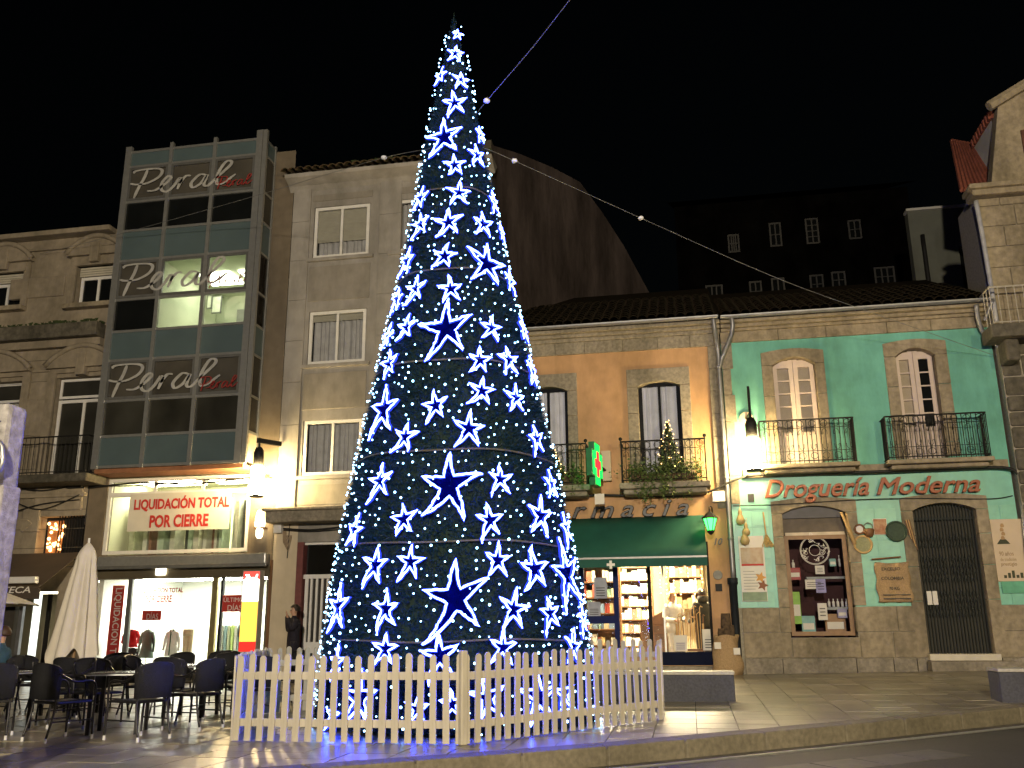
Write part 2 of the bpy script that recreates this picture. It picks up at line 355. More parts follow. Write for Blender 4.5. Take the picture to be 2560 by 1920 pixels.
# ================================================================== BUILDINGS
def window_unit(parent, x0, x1, z0, z1, Y, frame, fw=.05, cols=2, rows=1, pane=None, depth=.06, name='window'):
    f = MB(); f.box(x0, x0+fw, Y, Y+depth, z0, z1).box(x1-fw, x1, Y, Y+depth, z0, z1).box(x0+fw, x1-fw, Y, Y+depth, z0, z0+fw).box(x0+fw, x1-fw, Y, Y+depth, z1-fw, z1)
    o = f.build(name, frame, parent)
    w = (x1-x0-2*fw); h = z1-z0-2*fw
    mw = fw*.8
    for i in range(1, cols): bx('mullion', frame, o, x0+fw+w*i/cols-mw/2, x0+fw+w*i/cols+mw/2, Y-.005, Y+depth-.005, z0+fw, z1-fw)
    for i in range(cols):
        for j in range(rows):
            a = x0+fw+w*i/cols+(mw/2 if i else 0); b = x0+fw+w*(i+1)/cols-(mw/2 if i < cols-1 else 0)
            c = z0+fw+h*j/rows; d = z0+fw+h*(j+1)/rows
            if j: bx('glazing_bar', frame, o, a, b, Y+.005, Y+depth-.01, c-.014, c+.014)
            if pane: bx('pane', pane, o, a, b, Y+.03, Y+.036, c+(.014 if j else 0), d-(.014 if j < rows-1 else 0))
    return o
def curtain(parent, x0, x1, z0, z1, Y, mat=None, amp=.03, freq=9, name='curtain'):
    n = int((x1-x0)*60)+8; mb = MB(); ph = random.random()*6
    P = [(x0+(x1-x0)*i/n, Y+amp*math.sin(freq*(x1-x0)*2*math.pi*i/n/1.0+ph+1.5*math.sin(i*.21+ph))) for i in range(n+1)]
    mb.add([(x, y, z) for z in (z0, z1) for x, y in P], [(i, i+1, n+2+i, n+1+i) for i in range(n)])
    return mb.build(name, mat or curtain_m, parent, smooth=True)
def cable(parent, pts, r=.012, name='cable', mat=None):
    return MB().tube(smooth_line(pts, 6), r, 6).build(name, mat or cable_m, parent, smooth=True)
def railing(parent, x0, x1, z0, z1, yf, yb, mat, step=.12, ornate=False, r=.009):
    """balcony railing: front run plus two side runs"""
    b = MB()
    for z, rr in ((z1, .02), (z0+.06, .014)):
        b.tube([(x0, yb, z), (x0, yf, z)], rr, 6).tube([(x1, yf, z), (x1, yb, z)], rr, 6).tube([(x0, yf, z), (x1, yf, z)], rr, 6)
    if ornate:
        for z in (z1-.2, z0+.28): b.tube([(x0, yf, z), (x1, yf, z)], .008, 5)
    rail = b.build('railing', mat, parent)
    bar = MB().tube([(0, 0, z0), (0, 0, z1)], r, 5).mesh('baluster', mat)
    ring = MB().tube([(.075*math.cos(a), 0, .075*math.sin(a)) for a in np.linspace(0, 2*math.pi, 13)[:-1]], .007, 4, closed=True).mesh('scroll', mat)
    vee = MB().tube(smooth_line([(-.06, 0, .10), (-.05, 0, .02), (0, 0, -.03), (.05, 0, .02), (.06, 0, .10), (.03, 0, .08), (.035, 0, .05)], 3), .006, 4).mesh('scroll_leaf', mat)
    n = max(2, int((x1-x0)/step)); q = (x1-x0)/n
    for i in range(n+1): inst('baluster', bar, rail, (x0+q*i, yf, 0))
    ny = max(1, int((yb-yf)/step))
    for i in range(1, ny):
        for x in (x0, x1): inst('baluster', bar, rail, (x, yf+(yb-yf)*i/ny, 0))
    if ornate:
        m = max(3, int((x1-x0)/.24)); q = (x1-x0)/m
        for i in range(m):
            for z in (z1-.1, z0+.17): inst('scroll', ring, rail, (x0+q*(i+.5), yf, z))
            inst('scroll_leaf', vee, rail, (x0+q*(i+.5), yf, z1-.26), (0, math.pi, 0)); inst('scroll_leaf', vee, rail, (x0+q*(i+.5), yf, z0+.33))
    return rail
def block(parent, x0, x1, z0, z1, Y, mat, name='stone', d=.25, gap=.006, bev=.012, proud=0):
    j = random.uniform(-.004, .004)
    return MB().box(x0+gap, x1-gap, Y-proud+j, Y+d, z0+gap, z1-gap).build(name, mat, parent, bevel=bev)
def surround(parent, ox0, ox1, x0, x1, z0, zs, zr, zt, Y, mat, cuts=(.3, .62), d=.3, bow=0):
    """dressed stone frame round an opening: jamb stones and an arched lintel"""
    zz = [z0]+[z0+(zs-z0)*c for c in cuts]+[zs]
    for a, b in zip(zz, zz[1:]):
        block(parent, ox0, x0, a, b, Y, mat, 'jamb_stone', d, .004, .01); block(parent, x1, ox1, a+.02, b+(.02 if b < zs else 0), Y, mat, 'jamb_stone', d, .004, .01)
    MB().prism(arch_lintel(ox0+.003, ox1-.003, x0, x1, zs+.003, zr, zt, bow), Y, Y+d).build('lintel', mat, parent, bevel=.01)
def tile_roof(parent, x0, x1, y0, z0, pitch, rows, mat, w=.23, L=.42, hip=0):
    me = MB(); n = 7
    for k in range(2):
        rr = (.125, .095)[k]; me.v += [(rr*math.cos(math.pi*i/n), k*L, rr*math.sin(math.pi*i/n)*.75) for i in range(n+1)]
        me.v += [((rr-.02)*math.cos(math.pi*i/n), k*L, (rr-.02)*math.sin(math.pi*i/n)*.75) for i in range(n+1)]
    m = n+1
    for i in range(n): me.f += [(i, i+1, 2*m+i+1, 2*m+i), (m+i+1, m+i, 3*m+i, 3*m+i+1), (i+1, i, m+i, m+i+1)]
    mesh = me.mesh('roof_tile', mat); c, s_ = math.cos(pitch), math.sin(pitch); cols = int((x1-x0)/w); cnt = 0
    for j in range(rows):
        for i in range(cols):
            if hip and (i < j*hip or i > cols-j*hip): continue
            dd = j*L*.86; inst('roof_tile', mesh, parent, (x0+w*(i+.5)+random.uniform(-.012, .012), y0+dd*c, z0+dd*s_+random.uniform(0, .012)), (pitch-.06, 0, random.uniform(-.03, .03))); cnt += 1
    return cnt
# ------------------------------------------------------------------ grey four-storey house behind the tree
C = thing('apartment_house', 'grey stone apartment house with white sliding windows behind the tree', 'building')
cx0, cx1 = -10.25, -4.62; ctop = F(712, 462)[1]
W_C = []
for (a, b) in (((785, 520), (921, 636)), ((773, 780), (914, 904)), ((761, 1052), (902, 1185))):
    x0, x1, z0, z1 = rect(a, b); W_C.append((x0, x1, z0, z1))
wx0 = sum(q[0] for q in W_C)/3; wx1 = sum(q[1] for q in W_C)/3; dx2 = F(987, 503)[0]-wx0
ex0, ez1 = F(745, 1356); canz0 = F(694, 1312)[1]; canz1 = F(694, 1285)[1]
holes = [(wx0+o, wx1+o, q[2], q[3]) for q in W_C for o in (0, dx2)]+[(ex0, ex0+2.3, gz(-8, 22)-.1, ez1)]
wm = MB(); wall_faces(wm, cx0, cx1, -.2, ctop, WALL, holes, .3); wm.build('facade', stone_grey, C)
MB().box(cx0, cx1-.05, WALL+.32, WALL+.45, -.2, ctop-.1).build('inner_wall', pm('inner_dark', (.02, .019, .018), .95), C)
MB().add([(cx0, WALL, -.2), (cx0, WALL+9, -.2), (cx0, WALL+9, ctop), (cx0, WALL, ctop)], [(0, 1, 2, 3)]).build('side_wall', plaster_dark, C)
# pilasters, floor bands and recessed panels
pil = [cx0, F(775, 500)[0]-.12]
for i, (a, b) in enumerate(((cx0, cx0+.52), (wx1+.28, wx1+.28+.62), (wx1+dx2+.3, wx1+dx2+.9))):
    zq = canz1
    while zq < ctop-.3:
        zn = min(ctop-.02, zq+1.15); block(C, a, b, zq, zn, WALL, stone_grey, 'pilaster_stone', .1, .003, .006, .05); zq = zn
for o in (0, dx2):
    for i, q in enumerate(W_C):
        zt = ctop-.35 if i == 0 else W_C[i-1][2]-.16
        block(C, wx0+o-.06, wx1+o+.06, q[3]+.12+(zt-q[3])*.12, zt-.08, WALL, stone_grey2, 'spandrel_panel', .1, .003, .01, .02)
        bx('sill', stone_grey, C, wx0+o-.14, wx1+o+.14, WALL-.09, WALL+.1, q[2]-.10, q[2]-.003, bevel=.01)
    block(C, wx0+o-.06, wx1+o+.06, canz1+.2, W_C[2][2]-.22, WALL, stone_grey2, 'spandrel_panel', .1, .003, .01, .02)
for o in (0, dx2):
    for i, q in enumerate(W_C):
        u = window_unit(C, wx0+o+.02, wx1+o-.02, q[2]+.01, q[3]-.01, WALL+.02, white_paint, .085, 2, 1, glass('window_glass', (.94, .95, .96), 1.0))
        zb = q[2]+(q[3]-q[2])*(.33, .82, .93)[i] if o == 0 else q[2]+.02+(q[3]-q[2])*(.95, .9, .8)[i]
        n = max(2, int((q[3]-zb)/.05)); mb = MB()
        for k in range(n):
            zz = q[3]-.07-(k+1)*(q[3]-.07-zb)/n; mb.box(wx0+o+.08, wx1+o-.08, WALL+.12, WALL+.128, zz+.004, zz+(q[3]-.07-zb)/n)
        mb.build('roller_blind', blind_m, u)
        curtain(u, wx0+o+.1, wx1+o-.1, q[2]+.06, q[3]-.06, WALL+.19, freq=7)
# eaves cornice with tile edge and moss
MB().prism([(0, 0)]*3, 0, 1) if False else None
mb = MB(); prof = [(0, ctop-.28), (-.12, ctop-.16), (-.42, ctop-.03), (-.46, ctop+.06), (.3, ctop+.06)]
mb.add([(x, WALL+y, z) for x in (cx0-.12, cx1+.1) for y, z in prof], [(0, 1, 6, 5), (1, 2, 7, 6), (2, 3, 8, 7), (3, 4, 9, 8), (0, 4, 3, 2, 1), (5, 6, 7, 8, 9)])
mb.build('cornice', stone_grey, C)
tile_roof(C, cx0-.2, cx1+.1, WALL-.55, ctop+.10, R(24), 2, pm('mossy_tile', (.10, .055, .04), .95, .5, 7, .3, col2=(.06, .065, .03), spec=.1))
bx('parapet', plaster_dark, C, cx0+.1, cx1, WALL+.5, WALL+.8, ctop+.05, ctop+.75)
mb = MB()
for k in range(500):
    x = random.uniform(cx0+1.8, cx1); y = WALL-.45+random.random()*.5; z = ctop+.2+(y-WALL+.45)*.45; s = random.uniform(.02, .07); a = random.random()*6
    mb.add([(x, y, z), (x+s*math.cos(a), y+s*math.sin(a), z+s), (x-s*math.sin(a), y, z+s*1.3)], [(0, 1, 2)])
mb.build('moss', moss_m, C, kind='stuff')
# dark party wall running back, seen above the low roofs
pts = [(1228, 362), (1300, 385), (1380, 418), (1450, 455), (1505, 530), (1560, 615), (1625, 735), (1650, 800)]
P = []
for px, py in pts:
    Yq = 22.3+(px-1228)/(1650-1228)*10; q = on_y(px, py, Yq); P.append(q)
mb = MB()
for a, b in zip(P, P[1:]): mb.quad((a.x, a.y, 6), (b.x, b.y, 6), tuple(b), tuple(a))
mb.build('gable_wall', pm('party_wall', (.085, .068, .064), 1, .22, 1.0, .3, 14, stain=.6, spec=0, stretch=(1, 1, .3)), C)
cq = rect((1205, 352), (1228, 420), 22.3); bx('chimney', granite_dark, C, cq[0], cq[1], 22.3, 22.8, cq[2], cq[3])
# canopy slab and entrance
bx('canopy', granite, C, cx0-.02, F(975, 1290)[0], WALL-.55, WALL+.05, canz0, canz1, bevel=.02)
bx('canopy_lip', granite, C, cx0-.10, F(980, 1290)[0], WALL-.62, WALL+.02, canz1, canz1+.08, bevel=.02)
cable(C, [(cx0, WALL-.06, canz0-.08), (cx0+1, WALL-.08, canz0-.16), (cx0+2, WALL-.06, canz0-.1), (cx0+3.4, WALL-.06, canz0-.12)], .022)
cable(C, [(cx0, WALL-.05, canz0-.12), (cx0+1, WALL-.05, canz0-.20), (cx0+2.1, WALL-.06, canz0-.15), (cx0+3.4, WALL-.06, canz0-.16)], .016)
gfl = gz(-8.5, 22)
wm = MB(); wall_faces(wm, cx0, ex0, gfl-.1, canz0, WALL-.03, [], .02); wm.build('entrance_wall', plaster_cream, C)
bx('door_jamb', pm('jamb_red', (.16, .05, .045), .6), C, ex0, ex0+.16, WALL-.02, WALL+.25, gfl, ez1)
trz = F(770, 1440)[1]
bx('transom_glass', dark_glass, C, ex0+.2, ex0+2.2, WALL+.15, WALL+.16, trz+.04, ez1-.06)
bx('transom_frame', white_paint, C, ex0+.16, ex0+2.25, WALL+.08, WALL+.2, ez1-.06, ez1)
gate = bx('entrance_gate', white_paint, C, ex0+.16, ex0+2.25, WALL+.08, WALL+.18, trz-.06, trz+.04)
for i in range(15):
    x = ex0+.2+i*.142
    bx('gate_bar', white_paint, gate, x, x+(.055 if i % 5 else .085), WALL+.10, WALL+.15, gfl+.03, trz-.06)
bx('gate_rail', white_paint, gate, ex0+.2, ex0+2.2, WALL+.09, WALL+.16, gfl+.62, gfl+.88); bx('gate_rail', white_paint, gate, ex0+.2, ex0+2.2, WALL+.09, WALL+.16, gfl+.02, gfl+.14)
bx('gate_handle', alum, gate, ex0+.92, ex0+.98, WALL+.03, WALL+.1, gfl+.75, gfl+1.15)
bx('gate_backing', pm('hall_dark', (.035, .03, .026), .7), C, ex0+.16, ex0+2.25, WALL+.22, WALL+.3, gfl-.1, trz+.1)
jb = rect((684, 1307), (702, 1332), WALL-.2); bx('junction_box', white_paint, C, jb[0], jb[1], WALL-.2, WALL-.03, jb[2], jb[3], bevel=.01)
for k in range(5): cable(C, [(jb[1]+.02*k, WALL-.08, jb[2]+.06), (jb[1]+.05+.03*k, WALL-.12, jb[2]-.25-.05*k), (jb[1]+.12+.03*k, WALL-.07, jb[2]-.05)], .009, mat=pm('tan_cable', (.3, .22, .14), .6))
# ------------------------------------------------------------------ glazed clothing shop on the left
B = thing('clothes_shop_building', 'narrow shop building with glazed grey-green bay of script lettering', 'building')
bx0, bx1 = -15.62, -10.28; YB = 21.3
rows_px = [(327, 383), (322, 420), (313, 508), (305, 580), (297, 655), (288, 752), (272, 832), (265, 904), (255, 1005), (245, 1093), (236, 1169)]
RZ = [F(a, b, YB)[1] for a, b in rows_px]
fx0 = F(280, 780, YB)[0]; fx1 = F(622, 760, YB)[0]; CX = [fx0+(fx1-fx0)*k/3 for k in range(4)]
# wall behind and beside the bay
btop = F(700, 380)[1]
bay_base = RZ[-1]
shopfl = gz(-13, 22)+.02
mzx0, mzx1, mzz0, mzz1 = rect((272, 1197), (618, 1380)); slx0 = F(244, 1443)[0]; slx1 = F(668, 1443)[0]; linz = F(450, 1445)[1]
wm = MB(); wall_faces(wm, bx0, bx1, shopfl-.3, btop, WALL, [(mzx0, mzx1, mzz0, mzz1), (slx0, slx1, shopfl, linz), (fx0+.1, fx1-.1, bay_base+.05, RZ[0]-.05)], .3)
wm.build('facade', pm('shop_wall', (.17, .135, .095), .8, .12, 4, .12, 50, stain=.3), B)
# the bay's frame, panels, panes
fr = MB()
for k, x in enumerate(CX):
    wv = .05 if 0 < k < 3 else .09
    fr.box(x-wv, x+wv, YB-.05, YB+.05, bay_base-.05, RZ[0]+(.18 if k < 3 else .26))
fr.box(fx1+.10, fx1+.22, YB-.04, YB+.06, bay_base-.05, RZ[0]+.26)
bf = fr.build('bay_frame', alum, B)
for k in range(3):
    for z in RZ: bx('transom', alum, bf, CX[k]+(.05 if k else .09), CX[k+1]-(.05 if k < 2 else .09), YB-.03, YB+.04, z-.035, z+.035)
kinds = ['panel', 'peral', 'dark', 'panel', 'peral', 'dark', 'panel', 'peral', 'dark', 'panel']
film = pm('window_film', (.075, .068, .055), .25, .35, .9, spec=.5); film2 = pm('window_film_dark', (.035, .034, .027), .2, .5, .8, spec=.5)
for r_, kd in enumerate(kinds):
    for k in range(3):
        a, b = CX[k]+(.05 if k else .09), CX[k+1]-(.05 if k < 2 else .09); z1, z0 = RZ[r_]-.035, RZ[r_+1]+.035
        lit = r_ in (4, 5) and k > 0
        if kd == 'panel': bx('panel', panel_gg, bf, a, b, YB+.0, YB+.03, z0, z1)
        else:
            if kd == 'peral':
                s = MB(); t = .07; s.box(a, b, YB-.045, YB+.0, z0, z0+t).box(a, b, YB-.045, YB+.0, z1-t, z1).box(a, a+t, YB-.045, YB, z0+t, z1-t).box(b-t, b, YB-.045, YB, z0+t, z1-t); s.build('sash', alum_dark, bf)
            bx('pane', clear if lit else (film if r_ in (1, 7) or (r_ == 4) else film2 if r_ == 8 else dark_glass), bf, a, b, YB+.02, YB+.026, z0, z1)
# side face of the bay
for r_, kd in enumerate(kinds):
    z1, z0 = RZ[r_]-.035, RZ[r_+1]+.035; lit = r_ in (4, 5)
    bx('side_panel' if kd == 'panel' else 'side_pane', (panel_gg if r_ < 9 else plaster_cream) if kd == 'panel' else (clear if lit else dark_glass2), bf, fx1+.13, fx1+.15, YB+.07, WALL-.04, z0, z1)
    bx('transom', alum, bf, fx1+.115, fx1+.17, YB+.06, WALL-.02, z1, z1+.06)
bx('bay_corner_post', alum, bf, fx1+.11, fx1+.18, WALL-.07, WALL, bay_base, RZ[0]+.1)
bx('bay_floor', pm('bay_soffit', (.30, .13, .06), .7), B, fx0, fx1+.15, YB, WALL, bay_base-.16, bay_base-.05)
bx('bay_roof', alum_dark, B, fx0, fx1+.15, YB, WALL+.5, RZ[0]-.02, RZ[0]+.04)
# rooms behind the bay: two dim floors and a lit office
def room(parent, x0, x1, y0, y1, z0, z1, wallm, lightm=None, li=((.2, .8),), name='room', floorm=None):
    m = MB(); m.quad((x0, y1, z0), (x1, y1, z0), (x1, y1, z1), (x0, y1, z1)).quad((x0, y0, z0), (x0, y1, z0), (x0, y1, z1), (x0, y0, z1)).quad((x1, y1, z0), (x1, y0, z0), (x1, y0, z1), (x1, y1, z1))
    m.quad((x0, y0, z1), (x0, y1, z1), (x1, y1, z1), (x1, y0, z1)).quad((x0, y0, z0), (x1, y0, z0), (x1, y1, z0), (x0, y1, z0))
    o = m.build(name, wallm, parent)
    if lightm:
        for a, b in li: bx('ceiling_light', lightm, o, x0+(x1-x0)*a, x0+(x1-x0)*b, y0+(y1-y0)*.35, y0+(y1-y0)*.65, z1-.06, z1-.02)
    return o
office_w = pm('office_wall', (.62, .66, .50), .9, .05, 2)
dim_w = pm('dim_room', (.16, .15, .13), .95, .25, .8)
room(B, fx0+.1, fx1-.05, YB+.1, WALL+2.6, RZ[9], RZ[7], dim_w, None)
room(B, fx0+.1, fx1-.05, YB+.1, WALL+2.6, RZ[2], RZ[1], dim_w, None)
off = room(B, CX[1]+.02, fx1+.12, YB+.1, WALL+2.4, RZ[6]+.02, RZ[4]-.02, office_w, emit('office_tube', (.95, 1, .75), 9), ((.15, .5), (.6, .95)))
pf = pm('picture_print', (.62, .64, .52), .6)
for a, b in (((520, 740), (530, 772)), ((533, 742), (553, 783))):
    q = rect(a, b, 23.6); o = bx('picture_frame', alum_dark, off, q[0], q[1], 23.56, 23.6, q[2], q[3]); bx('picture_print', pf, o, q[0]+.03, q[1]-.03, 23.55, 23.558, q[2]+.03, q[3]-.03)
bx('door_leaf', pm('grey_door', (.25, .25, .22), .7), off, CX[1]+.75, CX[1]+1.45, WALL+2.3, WALL+2.36, RZ[6]+.05, RZ[4]-.5)
bx('plant_stand', pm('gold_vase', (.30, .22, .06), .5), off, CX[1]+.62, CX[1]+.9, WALL+1.6, WALL+1.8, RZ[6]+.05, RZ[6]+.55, bevel=.05)
peral_white = pm('peral_white', (.40, .39, .36), .6); peral_red = pm('peral_red', (.30, .03, .025), .6)
for r_ in (1, 4, 7):
    z1, z0 = RZ[r_]-.1, RZ[r_+1]+.1; Wd = fx1-fx0
    ribbon(PERAL, .050, fx0+.16*1, z0-.02, Wd*.80, (z1-z0)*1.04, YB-.052).build('script_lettering', peral_white, B)
    ribbon(PERAL, .018, fx0+Wd*.70, z0+.02, Wd*.27, (z1-z0)*.44, YB-.056).build('script_lettering', peral_red, B)
# upper shop window
mz = window_unit(B, mzx0+.02, mzx1-.02, mzz0+.02, mzz1-.02, WALL+.02, white_paint, .09, 1, 1, None)
bx('head_rail', white_paint, mz, mzx0+.1, mzx1-.1, WALL+.02, WALL+.08, mzz1-.50, mzz1-.38)
for k in (1, 2): bx('mullion', white_paint, mz, mzx0+(mzx1-mzx0)*k/3-.04, mzx0+(mzx1-mzx0)*k/3+.04, WALL+.02, WALL+.08, mzz1-.38, mzz1-.1)
bx('pane', clear, mz, mzx0+.1, mzx1-.1, WALL+.06, WALL+.064, mzz0+.1, mzz1-.1)
cream_w = pm('cream_room', (.70, .70, .50), .9, .06, 2)
rm = room(B, mzx0-.05, mzx1+.1, WALL+.31, WALL+2.6, mzz0-.1, mzz1+.1, cream_w, emit('shop_tube_cream', (1, .98, .66), 34), ((.05, .45), (.55, .95)))
stc = [(.55, .58, .38), (.62, .62, .5), (.20, .10, .07), (.16, .26, .10), (.62, .62, .52), (.22, .16, .10), (.45, .55, .42), (.64, .62, .5), (.06, .06, .05), (.6, .6, .5)]
for k in range(22):
    a = mzx0+.12+k*(mzx1-mzx0-.3)/22; bx('display_strip', pm('strip_%d' % (k % 10), stc[(k*7+k//3) % 10], .8), rm, a, a+random.uniform(.06, .16), WALL+1.0+random.random()*.5, WALL+1.06+.5, mzz0+.05, mzz1-random.uniform(.3, .6))
bn = rect((327, 1236), (572, 1322), WALL-.02)
ban = bx('sale_banner', paper_grey, None, bn[0], bn[1], WALL-.035, WALL-.025, bn[2], bn[3]); tag(ban, 'long pale closing-sale banner with two red lines across upper shop window', 'banner')
bw = bn[1]-bn[0]; bh = bn[3]-bn[2]
text('liq', red_print, ban, bn[0]+bw*.05, bn[0]+bw*.99, bn[2]+bh*.52, bn[2]+bh*.92, WALL-.037); text('por', red_print, ban, bn[0]+bw*.22, bn[0]+bw*.80, bn[2]+bh*.08, bn[2]+bh*.42, WALL-.037)
# awning cassette, lintel, shop front
aw = rect((245, 1392), (664, 1411), WALL-.25); bx('awning_cassette', alum, B, aw[0], aw[1], WALL-.28, WALL-.02, aw[2], aw[3], bevel=.03); bx('awning_bar', alum_dark, B, aw[0]-.05, aw[1]+.05, WALL-.34, WALL-.28, aw[2]-.05, aw[2]+.04, bevel=.01)
bx('lintel_band', pm('lintel_bronze', (.17, .14, .09), .35, .1, 4, metal=.4), B, slx0-.1, slx1+.1, WALL-.06, WALL-.002, linz, aw[2]-.02)
lx = rect((392, 1409), (412, 1437), WALL-.1); bx('facade_lamp', emit('facade_lamp', (1, .93, .7), 8), B, lx[0], lx[1], WALL-.12, WALL-.062, lx[2], lx[3])
clothes_w = pm('shop_white', (.74, .76, .68), .9, .03, 2)
sr = room(B, slx0-.1, slx1+.1, WALL+.31, WALL+4.4, shopfl, linz+.15, clothes_w, emit('shop_tube', (1, 1, .86), 42), ((.04, .3), (.36, .62), (.7, .96)), 'shop_interior')
mul = rect((325, 1443), (338, 1660)); bx('shop_mullion', alum_dark, B, mul[0]-.03, mul[0]+.09, WALL+.0, WALL+.1, shopfl, linz)
dm = F(540, 1450)[0]; bx('shop_mullion', pm('gold_alu', (.42, .35, .16), .35, metal=.6), B, dm-.1, dm+.05, WALL+.02, WALL+.12, shopfl, linz); bx('shop_mullion', iron, B, dm+.14, dm+.2, WALL+.02, WALL+.12, shopfl, linz)
bx('pane', clear, B, slx0+.02, mul[0]-.03, WALL+.05, WALL+.054, shopfl, linz); bx('pane', clear, B, mul[0]+.09, dm-.1, WALL+.05, WALL+.054, shopfl, linz); bx('pane', clear, B, dm+.2, slx1, WALL+.05, WALL+.054, shopfl, linz)
bx('shop_plinth', granite_dark, B, slx0, dm-.1, WALL-.05, WALL+.15, shopfl-.3, shopfl+.28)
bx('shop_post', wood_brown, B, F(676, 1500)[0]-.04, F(676, 1500)[0]+.03, WALL-.06, WALL+.05, shopfl-.1, linz+.4)
cable(B, [(bx0, WALL-.06, bay_base-.42), (bx0+1.5, WALL-.1, bay_base-.34), (bx0+3, WALL-.08, bay_base-.42), (bx1-.2, WALL-.08, bay_base-.28)], .025)
cable(B, [(bx0, WALL-.05, bay_base-.36), (bx0+1.7, WALL-.1, bay_base-.42), (bx0+3.4, WALL-.08, bay_base-.33), (bx1-.1, WALL-.08, bay_base-.34)], .018)
# shop things
q = rect((283, 1468), (312, 1640), WALL-.0)
vb = bx('vertical_banner', red_print, None, q[0]-.08, q[0]+.26, WALL+.11, WALL+.12, shopfl+.5, F(290, 1463)[1]); tag(vb, 'tall red vertical sale banner inside shop window at left', 'banner')
text('liqv', white_print, vb, q[0]-.02, q[0]+.20, shopfl+.1, F(290, 1470)[1], WALL+.108, rot90=True)
def sign(name, label, x0, x1, z0, z1, Y, mat, cat='sign', d=.01):
    o = bx(name, mat, None, x0, x1, Y-d, Y, z0, z1); return tag(o, label, cat)
q = rect((556, 1488), (612, 1529)); us = sign('window_poster', 'small red poster on shop door reading last days', q[0], q[1], q[2], q[3], WALL+.04, red_print, 'poster')
text('ult', white_print, us, q[0]+.03, q[1]-.0, q[2]+.24, q[3]-.03, WALL+.028); text('dias', white_print, us, q[0]+.15, q[1]-.1, q[2]+.03, q[2]+.20, WALL+.028)
q = rect((343, 1465), (450, 1503)); ls = sign('window_poster', 'faded red closing-sale lettering stuck on the large shop window', q[0]+.15, q[0]+.68, q[2]-.46, q[2]-.22, WALL+.118, red_print, 'poster')
text('liq', red_print, ls, q[0], q[1], q[2]+.2, q[3]-.02, WALL+.118); text('por', red_print, ls, q[0]+.2, q[1]-.3, q[2]-.02, q[2]+.16, WALL+.118)
text('dias', white_print, ls, q[0]+.28, q[0]+.6, q[2]-.44, q[2]-.26, WALL+.106); text('ult', red_print, ls, q[0]+.2, q[0]+.62, q[2]-.20, q[2]-.06, WALL+.118)
# lit vertical box sign by the shop door
q = rect((615, 1430), (650, 1628), WALL-.7); ys = WALL-.8
bs = thing('lightbox_sign', 'tall glowing red and yellow box sign beside shop door', 'sign')
bx('sign_case', alum, bs, q[0]-.03, q[0]+.44, ys, ys+.22, q[2]-.02, q[3]+.03); hz = q[3]-q[2]
for nm, a, b, m_ in (('sign_panel_red', 0, .12, emit('sign_red', (1, .03, .02), 1.6)), ('sign_panel_yellow', .12, .62, emit('sign_yellow', (1, .52, .06), 2.2)), ('sign_panel_white', .62, .90, emit('sign_white', (1, .95, .8), 5)), ('sign_panel_red', .90, 1, emit('sign_red2', (1, .08, .06), 1.6))):
    bx(nm, m_, bs, q[0]-.0, q[0]+.41, ys-.012, ys-.002, q[2]+hz*a, q[2]+hz*b)
ribbon(PERAL, .012, q[0]+.05, q[2]+hz*.86, .33, .20, ys-.02).build('script_lettering', emit('sign_white', (1, .95, .8), 5), bs)
bx('sign_arm', iron, bs, q[0]+.15, q[0]+.2, ys+.22, WALL, q[3]-.2, q[3]-.15)
# wall bracket lamp under the lantern
wl = thing('wall_light', 'small two-part glowing wall light beneath the left street lantern', 'lamp'); q = rect((641, 1290), (668, 1345), WALL-.12)
MB().lathe([(.12, 0), (.13, .1), (.10, .36), (.07, .42)], 12, (q[0]+.12, WALL-.14, q[2]+.28)).build('shade', emit('wall_light_glow', (1, .82, .5), 6), wl, True)
MB().lathe([(.05, 0), (.085, .06), (.09, .2), (.06, .28)], 12, (q[0]+.12, WALL-.14, q[2])).build('shade', emit('wall_light_glow', (1, .82, .5), 6), wl, True)
bx('bracket', wood_brown, wl, q[0]-.02, q[0]+.26, WALL-.2, WALL-.0, q[2]+.235, q[2]+.275)
# ------------------------------------------------------------------ classical stone house at far left, bar on its ground floor
A = thing('old_stone_house', 'ornate old beige stone house at left edge with arched window pediments', 'building')
ax0, ax1 = -22.5, -15.66; atop = F(0, 600)[1]
w2 = rect((195, 668), (283, 757)); w2b = rect((-30, 688), (52, 768)); d1 = rect((143, 945), (250, 1192)); d1b = rect((-75, 960), (25, 1210)); mo = rect((97, 1292), (210, 1400))
abal = F(150, 1198)[1]; bfl = gz(-18, 22)
ahole = [w2, w2b, (d1[0], d1[1], abal, d1[3]), (d1b[0], d1b[1], abal, d1b[3]), mo, (ax0+.6, -16.2, bfl, F(90, 1478)[1])]
wm = MB(); wall_faces(wm, ax0, ax1, bfl-.3, atop, WALL, ahole, .35); wm.build('facade', stone_beige, A)
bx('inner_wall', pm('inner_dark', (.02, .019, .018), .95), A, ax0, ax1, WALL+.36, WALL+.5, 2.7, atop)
MB().quad((ax1, WALL, 4), (ax1, WALL+6, 4), (ax1, WALL+6, atop), (ax1, WALL, atop)).build('side_wall', plaster_dark, A)
